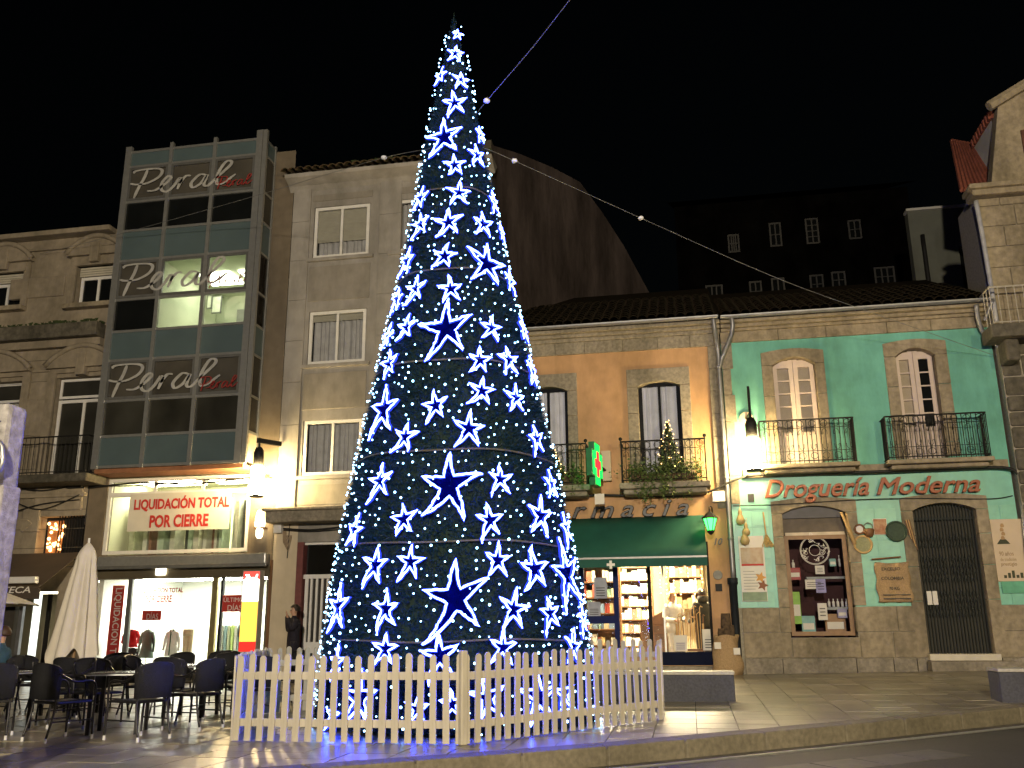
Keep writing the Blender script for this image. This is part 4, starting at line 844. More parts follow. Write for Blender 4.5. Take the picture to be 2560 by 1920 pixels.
# balconies
YH = 21.48; hb1 = rect((1898, 1054), (2143, 1153), YH); hb2 = rect((2211, 1042), (2478, 1140), YH)
zs1 = F(2020, 1158, YH)[1]
bx('string_course', granite_warm, H, hx0+.3, hx1-.05, WALL-.10, WALL-.001, zs1-.22, zs1-.005, bevel=.02)
for q in (hb1, hb2):
    bx('balcony_slab', granite_warm, H, q[0]-.05, q[1]+.06, YH-.06, WALL-.02, zs1-.10, zs1, bevel=.025); bx('balcony_moulding', granite_warm, H, q[0]+.04, q[1]-.02, YH+.06, WALL-.02, zs1-.20, zs1-.102, bevel=.05)
    railing(H, q[0], q[1], zs1, q[3], YH, WALL-.02, iron, .10, True, .0115)
cable(H, [(F(1866, 1193)[0], WALL-.18, F(1866, 1193)[1]), (F(1940, 1188)[0], WALL-.22, F(1940, 1188)[1]), (F(2150, 1180)[0], WALL-.2, F(2150, 1184)[1]), (F(2330, 1172)[0], WALL-.2, F(2330, 1177)[1]), (F(2500, 1172)[0], WALL-.18, F(2500, 1172)[1]), (F(2540, 1190)[0], WALL-.18, F(2540, 1190)[1])], .035)
cable(H, [(F(1832, 1265)[0], WALL-.04, F(1832, 1265)[1]), (F(1950, 1262)[0], WALL-.05, F(1950, 1262)[1]), (F(2150, 1250)[0], WALL-.06, F(2150, 1250)[1]), (F(2300, 1247)[0], WALL-.06, F(2300, 1247)[1]), (F(2470, 1248)[0], WALL-.05, F(2470, 1248)[1]), (F(2530, 1240)[0], WALL-.05, F(2530, 1240)[1])], .012)
# lettering on the fascia
rust = pm('rust_letters', (.30, .085, .035), .5, .2, 6)
q = rect((1902, 1196), (2175, 1248), WALL-.1); letters('drog', rust, H, q[0]+.05, q[1], F(1902, 1256)[1]-.06, F(1902, 1203)[1], WALL-.10, .08, 'sign_letter')
q = rect((2185, 1186), (2452, 1232), WALL-.1); letters('mod', rust, H, q[0], q[1], F(2185, 1240)[1], F(2185, 1197)[1], WALL-.10, .08, 'sign_letter')
# relief tiles of the ground floor: inset panels
tl = pm('tile_relief', (.19, .49, .37), .35, .1, 5)
tile_areas = [(F(1932, 1400)[0]-.78, F(1932, 1400)[0]-.02), (F(2138, 1400)[0]+.04, F(2256, 1400)[0]-.02), (F(2470, 1400)[0]+.02, hx1)]
bev_t = {}
for a, b in tile_areas:
    z = ngr
    while z < F(2150, 1262)[1]-.1:
        h = .36
        n = max(1, round((b-a)/.42)); ww = (b-a)/n
        for k in range(n):
            key = (round(ww, 3)); 
            if key not in bev_t: bev_t[key] = MB().box(.012, ww-.012, -.012, .01, .012, h-.012).box(.05, ww-.05, -.02, -.012, .05, h-.05).mesh('wall_tile', tl)
            inst('wall_tile', bev_t[key], H, (a+k*ww, WALL, z))
        z += h
for k in range(16): inst('wall_tile', bev_t[list(bev_t)[0]], H, (hx0+.3+k*.37, WALL, F(2150, 1240)[1]+.02)) if False else None
# stone base blocks
z3, z2, z1_, z0_ = ngr, F(2100, 1580)[1], F(2100, 1645)[1], hfl-.12
def X(zx): return 1800+zx*.3436
Yb = WALL-.03
wl_, wr_ = sw[0], sw[1]
for a, b in ((hx0+.06, sw[0]-.24), ): block(H, a, b, z2, z3, Yb, granite_warm, 'base_stone')
xa = F(X(1290), 1545)[0]
for a, b in ((sw[0]-.24, sw[0]-.002), (sw[1]+.002, sw[1]+.02), (sw[1]+.02, xa), (xa, gt[0]-.002), (gt[1]+.002, hx1+.05)): block(H, a, b, z2, z3, Yb, granite_warm, 'base_stone', gap=.004 if b-a > .1 else .0005)
xb = F(X(1265), 1610)[0]
for a, b in ((hx0+.06, sw[0]-.02), (sw[0]-.02, sw[1]+.05), (sw[1]+.05, xb), (xb, gt[0]-.002), (gt[1]+.002, hx1+.05)): block(H, a, b, z1_, z2-(.12 if a == sw[0]-.02 else 0), Yb, granite_warm, 'base_stone', proud=.02 if a == sw[0]-.02 else 0)
for a, b in zip([hx0+.06]+[F(X(v), 1660)[0] for v in (455, 990, 1260, 1430)], [F(X(v), 1660)[0] for v in (455, 990, 1260, 1430)]+[gt[0]-.1]): block(H, a, b, z0_-.3, z1_, Yb-.08, granite, 'plinth_stone')
block(H, gt[1]+.1, hx1+.05, z0_-.3, z1_, Yb-.08, granite, 'plinth_stone')
bx('door_step', pm('marble_step', (.55, .50, .40), .5, .1, 5), H, gt[0]-.05, gt[1]+.05, WALL-.25, WALL+.3, gbot-.14, gbot-.001, bevel=.012); bx('door_step', granite, H, gt[0]-.1, gt[1]+.3, WALL-.5, WALL-.1, z0_-.3, gbot-.142, bevel=.012)
# shop window with shutter box and stock
wf = pm('window_wood', (.22, .12, .05), .5, .2, 6)
fmz = F(2030, 1332)[1]
bx('shutter_box', pm('shutter_grey', (.06, .055, .06), .5), H, sw[0]+.01, sw[1]-.01, WALL+.12, WALL+.3, fmz+.35, sw[3]+.14); bx('shutter', pm('shutter_tan2', (.10, .075, .05), .6), H, sw[0]+.01, sw[1]-.01, WALL+.2, WALL+.24, fmz, fmz+.35); bx('shutter_rail', pm('rail_cream', (.5, .42, .3), .5), H, sw[0]+.05, sw[1]-.02, WALL+.17, WALL+.22, fmz-.04, fmz+.03)
window_unit(H, sw[0]+.01, sw[1]-.01, sw[2]+.01, fmz-.04, WALL+.15, wf, .09, 1, 1, clear)
room(H, sw[0]-.02, sw[1]+.02, WALL+.36, WALL+1.3, sw[2]-.05, sw[3], pm('shop_dark_red', (.05, .02, .022), .9), emit('drug_lamp', (.95, .92, 1), 1.3), ((.3, .7),), 'shop_window_display')
sd_cols = {'green': (.20, .42, .03), 'white': (.72, .7, .66), 'red': (.30, .02, .02), 'brown': (.28, .15, .06), 'teal': (.18, .38, .36), 'lilac': (.30, .28, .45), 'dark': (.03, .03, .035)}
def goods(name, label, c, a, b, Y, bottle=False, cat='box'):
    q = rect(a, b, Y); m_ = pm('goods_'+c, sd_cols[c], .45, .15, 8); cxx = (q[0]+q[1])/2
    t = thing(name, label, cat, (cxx, Y, q[2])); wq = (q[1]-q[0])/2; h = q[3]-q[2]
    if bottle:
        MB().lathe([(wq, 0), (wq, h*.62), (wq*.35, h*.76), (wq*.32, h*.86)], 10).build('bottle_body', m_, t, True); MB().lathe([(wq*.42, h*.86), (wq*.42, h)], 8).build('cap', pm('goods_white', sd_cols['white'], .45), t)
    else:
        MB().box(-wq, wq, -.06, .06, 0, h*.93).build('carton', m_, t, bevel=.006); MB().box(-wq*.8, wq*.8, -.064, -.06, h*.25, h*.6).build('printed_label', paper, t); MB().box(-wq*.96, wq*.96, -.055, .055, h*.93, h).build('carton_lid', m_, t, bevel=.004)
    return t
gy = WALL+.55
for i, xx in enumerate((2072, 2083, 2094, 2105, 2116)): goods('bottle', ('leftmost', 'second', 'middle', 'fourth', 'rightmost')[i]+' of five small white bottles in drugstore window row', 'white', (xx-4, 1497), (xx+5, 1517), gy, True, 'bottle')
shf = rect((2068, 1518), (2125, 1522), gy); sh = tag(bx('display_shelf', pm('shelf_glass', (.3, .32, .33), .2), None, shf[0]-.05, shf[1]+.06, gy-.12, gy+.14, shf[2]-.02, shf[3]), 'narrow glass shelf under the white bottles in drugstore window', 'shelf')
sh2 = rect((2015, 1443), (2120, 1447), gy); tag(bx('display_shelf', pm('shelf_glass', (.3, .32, .33), .2), None, sh2[0], sh2[1], gy-.1, gy+.14, sh2[2], sh2[3]), 'upper glass shelf crossing the drugstore window', 'shelf')
goods('carton', 'bright green carton low at left of drugstore window', 'green', (1978, 1480), (2005, 1560), gy-.1); goods('carton', 'pale teal carton at bottom of drugstore window', 'teal', (2002, 1540), (2040, 1585), gy-.05)
goods('carton', 'brown cardboard box at bottom right of drugstore window', 'brown', (2060, 1535), (2116, 1585), gy); goods('carton', 'lilac box above brown cardboard in drugstore window', 'lilac', (2092, 1522), (2118, 1545), gy-.1)
goods('carton', 'dark red carton at lower right corner of drugstore window', 'red', (2119, 1530), (2136, 1586), gy); goods('carton', 'dark red box halfway up drugstore window left', 'red', (1972, 1420), (2002, 1450), gy)
goods('bottle', 'tall white bottle on upper right in drugstore window', 'white', (2094, 1388), (2102, 1416), gy, True, 'bottle'); goods('carton', 'small grey box on upper right in drugstore window', 'teal', (2072, 1397), (2090, 1416), gy)
goods('bottle', 'white bottle standing at upper left in drugstore window', 'white', (1978, 1400), (1988, 1420), gy, True, 'bottle')
for lab, a, b, m_ in (('white handwritten sheet low in drugstore window', (2043, 1508), (2070, 1550), paper), ('wide white card in middle of drugstore window', (2012, 1449), (2058, 1472), paper), ('lilac sheet at centre of drugstore window', (2038, 1448), (2066, 1482), pm('lilac_paper', (.33, .31, .55), .7)), ('grey picture card above centre of drugstore window', (2037, 1414), (2062, 1435), paper)):
    q = rect(a, b, WALL+.26); sg = sign('window_card', lab, q[0], q[1], q[2], q[3], WALL+(.26 if 'lilac' not in lab else .25), m_, 'card', .004)
    for k in range(3): bx('print_line', black_print, sg, q[0]+.04, q[1]-.04, WALL+.243, WALL+.2455, q[2]+(q[3]-q[2])*(.25+.2*k), q[2]+(q[3]-q[2])*(.3+.2*k))
dg = rect((2004, 1342), (2070, 1410), WALL+.16); cxx, czz = (dg[0]+dg[1])/2, (dg[2]+dg[3])/2
dec = thing('window_emblem', 'white round lacy emblem painted on drugstore window glass', 'emblem')
for rr in (.32, .30, .12): MB().tube([(cxx+rr*math.cos(a), WALL+.165, czz+rr*math.sin(a)) for a in np.linspace(0, 2*math.pi, 33)[:-1]], .006, 4, True).build('emblem_ring', white_print, dec)
for k in range(26):
    a = random.random()*6.28; rr = random.uniform(.15, .28); MB().tube(smooth_line([(cxx+rr*math.cos(a)+random.uniform(-.06, .06), WALL+.165, czz+rr*math.sin(a)+random.uniform(-.06, .06)) for _ in range(4)], 3), .006, 3).build('emblem_scroll', white_print, dec)
text('d', white_print, dec, cxx-.08, cxx-.02, czz+.33, czz+.40, WALL+.166)
# folding iron gate
gm_ = pm('gate_iron', (.016, .02, .019), .6, .3, 10, spec=.2)
bx('gate_backing', pm('gate_door', (.03, .027, .02), .7, .3, 4), H, gt[0], gt[1], WALL+.3, WALL+.34, gbot, gt[3]+.14)
fg = bx('folding_gate', gm_, H, gt[0], gt[1], WALL+.16, WALL+.2, F(2370, 1295)[1]-.02, F(2370, 1295)[1]+.04)
gb = MB().box(-.011, .011, -.012, .012, gbot, gt[3]+.12).mesh('gate_bar', gm_); NB = 20
for k in range(NB): inst('gate_bar', gb, fg, (gt[0]+.03+(gt[1]-gt[0]-.06)*k/(NB-1), WALL+.15, 0))
cr = MB()
dxb = (gt[1]-gt[0]-.06)/(NB-1); cr = MB().tube([(0, 0, 0), (dxb*2, 0, .3)], .008, 4).tube([(dxb*2, 0.012, 0), (0, 0.012, .3)], .008, 4).mesh('gate_lattice', gm_)
for k in (1, 3, 5, 7, 10, 12, 14, 16):
    for z in (gbot+.75, gbot+1.05, gbot+1.5, gbot+1.8, gbot+2.25): inst('gate_lattice', cr, fg, (gt[0]+.03+dxb*k, WALL+.13, z))
q = rect((2316, 1478), (2332, 1512), WALL+.12); bx('gate_notice', paper, H, q[0], q[1], WALL+.12, WALL+.124, q[2], q[3]); bx('gate_notice', paper, H, q[1]+.02, q[1]+.12, WALL+.12, WALL+.124, q[2], q[3])
bx('wall_plate', black_print, H, *[F(1869, 1240)[0], F(1885, 1240)[0]], WALL-.02, WALL, F(1875, 1255)[1], F(1875, 1235)[1])
# ------------------------------------------------------------------ things hung on the drugstore front
pl = rect((1845, 1341), (1920, 1503), WALL-.06)
po = thing('wall_poster', 'tall pale poster with brown picture left of the drugstore window', 'poster')
bx('poster_sheet', paper, po, pl[0], pl[1], WALL-.07, WALL-.05, pl[2], pl[3]); pw, ph = pl[1]-pl[0], pl[3]-pl[2]
bx('poster_picture', pm('poster_brown', (.42, .27, .17), .6, .6, 7, col2=(.55, .45, .33)), po, pl[0]+pw*.06, pl[1]-pw*.06, WALL-.073, WALL-.0705, pl[2]+ph*.56, pl[2]+ph*.82); bx('poster_red_band', red_print, po, pl[0]+pw*.06, pl[1]-pw*.06, WALL-.075, WALL-.0735, pl[2]+ph*.54, pl[2]+ph*.57)
for k in range(7): bx('print_line', pm('print_grey', (.35, .33, .3), .7), po, pl[0]+pw*.1, pl[0]+pw*(.55+.1*(k % 3)), WALL-.073, WALL-.0705, pl[2]+ph*(.18+.045*k), pl[2]+ph*(.19+.045*k))
bx('poster_green_hill', pm('poster_green', (.25, .33, .22), .7), po, pl[0]+.01, pl[1]-.01, WALL-.0725, WALL-.0705, pl[2]+.01, pl[2]+ph*.14)
for dx_, dz_, c_ in ((.78, .36, 'leaf_orange'), (.84, .24, 'leaf_brown')):
    a0 = [(pl[0]+pw*dx_+(.06 if k % 2 else .13)*math.cos(k*math.pi/5), pl[2]+ph*dz_+(.06 if k % 2 else .13)*math.sin(k*math.pi/5)) for k in range(10)]
    MB().prism(a0, WALL-.074, WALL-.0715).build('printed_leaf', pm(c_, (.6, .3, .08) if 'orange' in c_ else (.25, .1, .05), .7), po)
qr = rect((2474, 1299), (2580, 1482), WALL-.06)
po = thing('wall_poster', 'large cream anniversary poster right of the folding gate', 'poster')
bx('poster_sheet', pm('poster_cream', (.58, .46, .32), .7, .06, 3), po, qr[0], qr[1], WALL-.07, WALL-.05, qr[2]+.25, qr[3]); bx('poster_green_hill', pm('poster_green2', (.12, .38, .24), .7), po, qr[0]+.06, qr[1]-.01, WALL-.07, WALL-.05, qr[2], qr[2]+.247)
pw = qr[1]-qr[0]; ph = qr[3]-qr[2]
gold = pm('print_gold', (.30, .2, .1), .6)
text('anos', gold, po, qr[0]+pw*.14, qr[0]+pw*.60, qr[2]+ph*.50, qr[2]+ph*.56, WALL-.072); text('trad', gold, po, qr[0]+pw*.16, qr[0]+pw*.66, qr[2]+ph*.43, qr[2]+ph*.475, WALL-.072); text('pres', gold, po, qr[0]+pw*.16, qr[0]+pw*.66, qr[2]+ph*.35, qr[2]+ph*.41, WALL-.072)
pd = pm('print_dark_green', (.05, .055, .025), .7)
MB().prism([(qr[0]+pw*(.12+.42*k/8), qr[2]+ph*(.66+.08*math.sin(math.pi*k/8))) for k in range(9)], WALL-.074, WALL-.071).build('printed_basket', pd, po)
for k in range(4): MB().lathe([(.035, 0), (.04, .04), (.02, .08)], 8, (qr[0]+pw*.33+.02*(k % 2), WALL-.075, qr[2]+ph*.72+.09*k), .1).build('printed_gourd', pm('print_tan', (.4, .25, .12), .7), po)
for k in range(5): bx('printed_bottle', pd, po, qr[0]+pw*(.2+.13*k), qr[0]+pw*(.29+.13*k), WALL-.073, WALL-.071, qr[2]+ph*.2, qr[2]+ph*(.24+.03*(k % 3)))
def hung(name, label, cat, px, py, Y=WALL-.08):
    x, z = F(px, py, Y); return thing(name, label, cat, (x, Y, z))
gd = pm('gourd_skin', (.50, .36, .16), .5, .2, 7)
for i, (px, py, s_, lab) in enumerate(((1851, 1297, 1., 'long pale gourd hanging highest of three left of drugstore poster'), (1866, 1327, .8, 'small pale gourd hanging between two others by drugstore poster'), (1862, 1347, 1.05, 'round-bellied pale gourd hanging over the poster\'s top edge'))):
    t = hung('gourd', lab, 'gourd', px, py, WALL-.16); MB().lathe([(.01, -.14*s_), (.08*s_, -.11*s_), (.105*s_, -.04*s_), (.07*s_, .05*s_), (.04*s_, .10*s_), (.05*s_, .15*s_), (.03*s_, .2*s_), (.008, .24*s_)], 14).build('gourd_body', gd, t, True); MB().tube([(0, 0, .23*s_), (.02, 0, .36*s_)], .006, 5).build('hanging_string', wood_pale, t)
t = hung('broom', 'straw broom hanging upside up on green tiles by window', 'broom', 1908, 1280, WALL-.1); x2, z2b = F(1921, 1367, WALL-.1); x1_, z1b = F(1908, 1280, WALL-.1)
MB().tube([(0, 0, 0), (x2-x1_-.03, 0, (z2b-z1b)*.68)], .016, 6).build('handle', wood_pale, t)
mb = MB()
for k in range(60): a = random.random(); mb.tube([(x2-x1_-.03+random.uniform(-.03, .03), random.uniform(-.02, .02), (z2b-z1b)*.66), (x2-x1_+(a-.5)*.30, random.uniform(-.03, .03), (z2b-z1b)*random.uniform(.96, 1.02))], .005, 3)
mb.build('bristles', pm('straw', (.52, .36, .13), .8, .2, 20), t, kind='stuff')
def disc(name, label, cat, px, py, r, mat, rim, depth=.07, mesh_c=None):
    t = hung(name, label, cat, px, py); MB().tube([(r*math.cos(a), 0, r*math.sin(a)) for a in np.linspace(0, 2*math.pi, 25)[:-1]], depth*.35, 6, True).build('rim', rim, t, True)
    MB().prism([(r*math.cos(a), r*math.sin(a)) for a in np.linspace(0, 2*math.pi, 25)[:-1]], .005, .02).build('mesh_disc', mat, t); return t
sv = pm('sieve_mesh', (.30, .30, .16), .8, .15, 30); sg_ = pm('sieve_dark', (.035, .06, .035), .7, .2, 20)
disc('sieve', 'round straw-coloured sieve hanging right of drugstore window', 'sieve', 2158, 1361, .185, sv, wood_pale); disc('sieve', 'large dark green round sieve beside the folding gate', 'sieve', 2241, 1328, .21, sg_, sg_); disc('sieve', 'small round drum-like sieve hung highest right of drugstore window', 'sieve', 2149, 1323, .10, paper, wood_brown)
t = hung('basket', 'little brown basket hanging among sieves on drugstore wall', 'basket', 2172, 1328); MB().lathe([(.07, -.13), (.11, -.06), (.12, .03), (.09, .06)], 14).build('basket_bowl', wood_brown, t, True); MB().tube([(.1*math.cos(a), 0, .05+.14*math.sin(a)) for a in np.linspace(0, math.pi, 10)], .008, 5).build('basket_handle', wood_brown, t)
q = rect((2183, 1298), (2219, 1335), WALL-.06); sgn = sign('picture_card', 'small square card with reddish feather picture on drugstore wall', q[0], q[1], q[2], q[3], WALL-.05, pm('feather_card', (.50, .32, .18), .7, .5, 9, col2=(.30, .10, .05)), 'card'); bx('card_mount', paper, sgn, q[0]-.01, q[1]+.01, WALL-.045, WALL-.04, q[2]-.01, q[3]+.01)
t = hung('wooden_fork', 'long wooden paddle leaning across drugstore window corner', 'tool', 2103, 1281, WALL-.12); xa_, za_ = F(2103, 1281, WALL-.12); xb_, zb_ = F(2137, 1360, WALL-.12)
MB().tube([(0, 0, 0), ((xb_-xa_)*.3, 0, (zb_-za_)*.3), (xb_-xa_, 0, zb_-za_)], [.03, .035, .045], 8).build('paddle_shaft', wood_pale, t, True); MB().tube([(.1, .02, .0), ((xb_-xa_)*.5+.03, .02, (zb_-za_)*.5), (xb_-xa_+.02, .02, zb_-za_)], [.02, .03, .03], 8).build('paddle_prong', wood_pale, t, True)
t = hung('stick_bundle', 'bundle of thin sticks hanging left of the folding gate', 'sticks', 2262, 1300)
for k in range(5): MB().tube([(0.02*k, -.02*k, 0), (.06+.03*k, -.02*k, -.35-.08*k)], .009, 5).build('stick', wood_pale if k % 2 else wood_brown, t)
# printed coffee sack on its rod
cs_ = rect((2186, 1405), (2283, 1505), WALL-.1)
t = thing('coffee_sack', 'printed burlap coffee sack hung flat between window and gate', 'sack'); n = 14; m2 = 12; mb = MB()
sw_, sh_ = cs_[1]-cs_[0], cs_[3]-cs_[2]
fn = lambda i, j: (cs_[0]+sw_*i/n+.02*math.sin(j*1.1), WALL-.09-.025*math.sin(i*.9+j*.5)-.02*math.sin(j*.8)*(i/n), cs_[2]+sh_*j/m2-.03*math.sin(math.pi*i/n)*(j/m2)**3)
mb.v = [fn(i, j) for j in range(m2+1) for i in range(n+1)]; mb.f = [(j*(n+1)+i, j*(n+1)+i+1, (j+1)*(n+1)+i+1, (j+1)*(n+1)+i) for j in range(m2) for i in range(n)]
o = mb.build('sack_cloth', burlap, t, True); sd = o.modifiers.new('thick', 'SOLIDIFY'); sd.thickness = .015
MB().tube([(cs_[0]-.05, WALL-.1, cs_[3]+.06), (cs_[1]-.15, WALL-.12, cs_[3]+.10)], .018, 6).build('hanging_rod', wood_brown, t)
for k_, (zz, a, b) in {'excel': (.78, .18, .72), 'col': (.55, .14, .80), 'kg': (.30, .34, .64)}.items(): text(k_, black_print, t, cs_[0]+sw_*a, cs_[0]+sw_*b, cs_[2]+sh_*zz, cs_[2]+sh_*(zz+.075), WALL-.145, name='print')
bx('print', black_print, t, cs_[0]+sw_*.14, cs_[1]-sw_*.06, WALL-.15, WALL-.147, cs_[2]+sh_*.08, cs_[2]+sh_*.10); bx('print', black_print, t, cs_[0]+sw_*.14, cs_[1]-sw_*.06, WALL-.15, WALL-.147, cs_[2]+sh_*.17, cs_[2]+sh_*.19)
# ------------------------------------------------------------------ stone house at far right, dark houses behind
K = thing('corner_stone_house', 'tall rough stone house at right edge with white balcony rail', 'building')
YK = 21.75; kx0 = hx1+.06; ktop = F(2445, 478, YK)[1]
kz = F(2480, 830, YK)[1]
wm = MB(); wall_faces(wm, kx0, kx0+6, hfl-.3, ktop-.2, YK+.04, [], .3); wm.quad((kx0, YK+.04, hfl-.3), (kx0, YK+.04, ktop), (kx0, YK+1.5, ktop), (kx0, YK+1.5, hfl-.3)); wm.build('facade', mortar, K)
z = kz; r_ = 0
while z < ktop-.25:
    h = min(.52, ktop-.2-z); x = kx0+.0; k = 0
    while x < kx0+4:
        n = x+(random.uniform(.7, 1.2) if k or r_ % 2 else .5); block(K, x, n, z, z+h, YK, granite_warm, 'ashlar_stone', .1, .006, .018); x = n; k += 1
    z += h; r_ += 1
z = hfl-.2
while z < kz-.1:
    h = random.uniform(.3, .5); x = kx0
    while x < kx0+3.4:
        n = x+random.uniform(.3, .7); block(K, x, n, z, min(z+h, kz), YK, granite_dark, 'rubble_stone', .12, .012, .05, random.uniform(0, .05)); x = n
    z += h
bx('cornice', granite_warm, K, kx0-.15, kx0+6, YK-.25, YK+.3, ktop-.2, ktop-.06, bevel=.02); bx('cornice', granite_warm, K, kx0-.22, kx0+6, YK-.34, YK+.3, ktop-.058, ktop+.06, bevel=.02)
downpipe(K, [(kx0-.06, YK-.12, ktop-.3), (kx0-.03, YK-.12, 10), (kx0+.0, YK-.12, kz+.2)], .055, pm('pipe_white', (.34, .34, .36), .5))
bz_ = F(2490, 812, 21.1)[1]; kb0 = F(2482, 790, 21.1)[0]
bx('balcony_slab', granite_dark, K, kb0-.1, kb0+3, 21.0, YK-.02, bz_-.3, bz_, bevel=.03); railing(K, kb0, kb0+2.8, bz_, F(2480, 718, 21.1)[1], 21.1, YK-.02, pm('rail_white', (.46, .42, .34), .5, .2, 12), .17)
bx('corbel', granite_dark, K, kb0+.2, kb0+.5, 21.2, YK-.02, bz_-.8, bz_-.302, bevel=.06)
# attic gable and red roof
ag = [F(2478, 468, YK+.2), F(2700, 468, YK+.2), F(2700, 200, YK+.2), F(2590, 205, YK+.2), F(2495, 262, YK+.2)]
MB().prism(ag, YK+.2, YK+.6).build('attic_gable', granite_warm, K, bevel=.02)
MB().tube([(*[ag[4][0]-.25], YK+.1, ag[4][1]-.08), (ag[3][0]+.05, YK+.1, ag[3][1]+.1), (ag[2][0], YK+.1, ag[2][1]+.2)], .13, 6).build('gable_coping', granite_warm, K)
av_ = rect((2552, 325), (2640, 460), YK+.15); bx('attic_window', pm('attic_brown', (.12, .05, .03), .7), K, av_[0], av_[1], YK+.15, YK+.25, av_[2], av_[3])
pA = on_y(2430, 372, YK+2.2); pB = on_y(2478, 292, YK+.6); pC = on_y(2492, 395, YK+.6); pD = on_y(2470, 445, YK+1.2)
MB().add([tuple(pA), tuple(pD), tuple(pC), tuple(pB)], [(0, 1, 2, 3)]).build('attic_cheek', plaster_white, K)
q0 = on_y(2380, 355, YK+3.5); q1 = on_y(2430, 365, YK+2.3); q2 = on_y(2490, 470, YK+.7); q3 = on_y(2405, 480, YK+1.6)
rr_ = MB().add([tuple(q0), tuple(q3), tuple(q2), tuple(q1)], [(0, 1, 2, 3)]).build('roof', roof_red, K)
for k in range(9):
    a = q3.lerp(q2, k/8); b = q0.lerp(q1, k/8); MB().tube([a+Vector((0, -.03, .03)), b+Vector((0, -.03, .03))], .06, 6).build('roof_tile', roof_red, rr_)
e0, e1_ = on_y(2478, 290, YK+.6), on_y(2432, 368, YK+2.2)
for k in range(8):
    a = e0.lerp(e1_, k/8); MB().lathe([(.09, -.1), (.11, .1)], 7, tuple(a)).build('roof_tile', roof_red, rr_)
# pale annexe behind
An = thing('annexe_wall', 'pale plain annexe with drainpipe behind the drugstore roof', 'building'); q = rect((2268, 530), (2452, 760), 30)
hq = rect((2396, 616), (2440, 735), 30)
wm = MB(); wall_faces(wm, q[0], q[1], q[2]-2, q[3], 30, [(hq[0], hq[1], hq[2]-1, hq[3])], .3); wm.quad((q[0], 30, q[2]-2), (q[0], 30, q[3]), (q[0], 30.4, q[3]), (q[0], 30.4, q[2]-2)); wm.build('facade', pm('annexe_plaster', (.13, .135, .11), .9, .1, 2, stain=.3), An)
bx('opening', dark_glass, An, hq[0], hq[1], 30.28, 30.32, hq[2]-1, hq[3]); downpipe(An, [(q[0]+.35, 29.9, q[3]-.9), (q[0]+.35, 29.9, q[2]-1)], .07, iron); bx('coping', plaster_white, An, q[0]-.05, q[1], 29.9, 30.3, q[3], q[3]+.08)
Gh = thing('back_house', 'dark house with small paned windows behind the roofs', 'building'); YG = 38
wins = [((1817, 585), (1852, 630), 4, 2), ((1920, 556), (1958, 615), 2, 2), ((2010, 545), (2052, 608), 2, 4), ((2117, 549), (2158, 596), 2, 2), ((1762, 712), (1813, 790), 3, 3), ((1871, 702), (1911, 775), 2, 3), ((1926, 694), (1968, 760), 2, 2), ((2022, 686), (2064, 733), 2, 2), ((2076, 678), (2119, 720), 2, 2), ((2183, 667), (2243, 714), 3, 2)]
gx0, gx1 = F(1690, 600, YG)[0], F(2285, 600, YG)[0]; gtop = F(2000, 490, YG)[1]
WR = [rect(a, b, YG) for a, b, c_, r in wins]
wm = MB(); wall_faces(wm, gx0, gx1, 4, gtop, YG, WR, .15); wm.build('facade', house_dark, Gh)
wfm = pm('old_window_frame', (.055, .053, .05), .7, .15, 8)
for q, (a, b, c_, r) in zip(WR, wins): window_unit(Gh, q[0]+.02, q[1]-.02, q[2]+.02, q[3]-.02, YG+.03, wfm, .07, c_, r, dark_glass)
MB().quad((gx0-.3, YG-.5, gtop), (gx1+.3, YG-.5, gtop), (gx1, YG+5, gtop+2.3), (gx0, YG+5, gtop+2.3)).build('roof', roof_tile, Gh)
# ================================================================== THE CHRISTMAS TREE
TZ = [0, .87, 1.64, 2.77, 3.95, 5.18, 6.46, 7.79, 9.18, 11.12]; TR = [1.88, 1.81, 1.72, 1.54, 1.32, 1.07, .80, .58, .355, .02]
def tr(z): return float(np.interp(z, TZ, TR))
def tc(z): return -3.17-.0135*z, 12.8
tbase = gz(-3.2, 12.8)
tree = thing('christmas_tree', 'tall cone Christmas tree covered in glowing blue-white star lights', 'tree', (tc(0)[0], 12.8, tbase))
T0 = Vector(tree.location)
def tree_hit(px, py):
    d = ray(px, py).normalized(); best = None
    for t in np.arange(9.5, 17, .02):
        p = CAM+d*t; z = min(max(p.z-tbase, 0), 11.1); cx, cy = tc(z); g = math.hypot(p.x-cx, p.y-cy)-tr(z)
        if best is None or g < best[0]: best = (g, p, z, math.atan2(p.y-cy, p.x-cx))
        if g < 0: break
    return best[2], best[3], (best[1]-CAM).dot(_fw)
def surf(z, th, off=0):
    cx, cy = tc(z); r = tr(z); e = .05; s = (tr(z+e)-tr(z-e))/(2*e)
    n = Vector((math.cos(th), math.sin(th), -s)).normalized(); p = Vector((cx+r*math.cos(th), cy+r*math.sin(th), z+tbase))
    u = Vector((-math.sin(th), math.cos(th), 0)); v = n.cross(u); v = v if v.z > 0 else -v
    return p+n*off, n, u, v
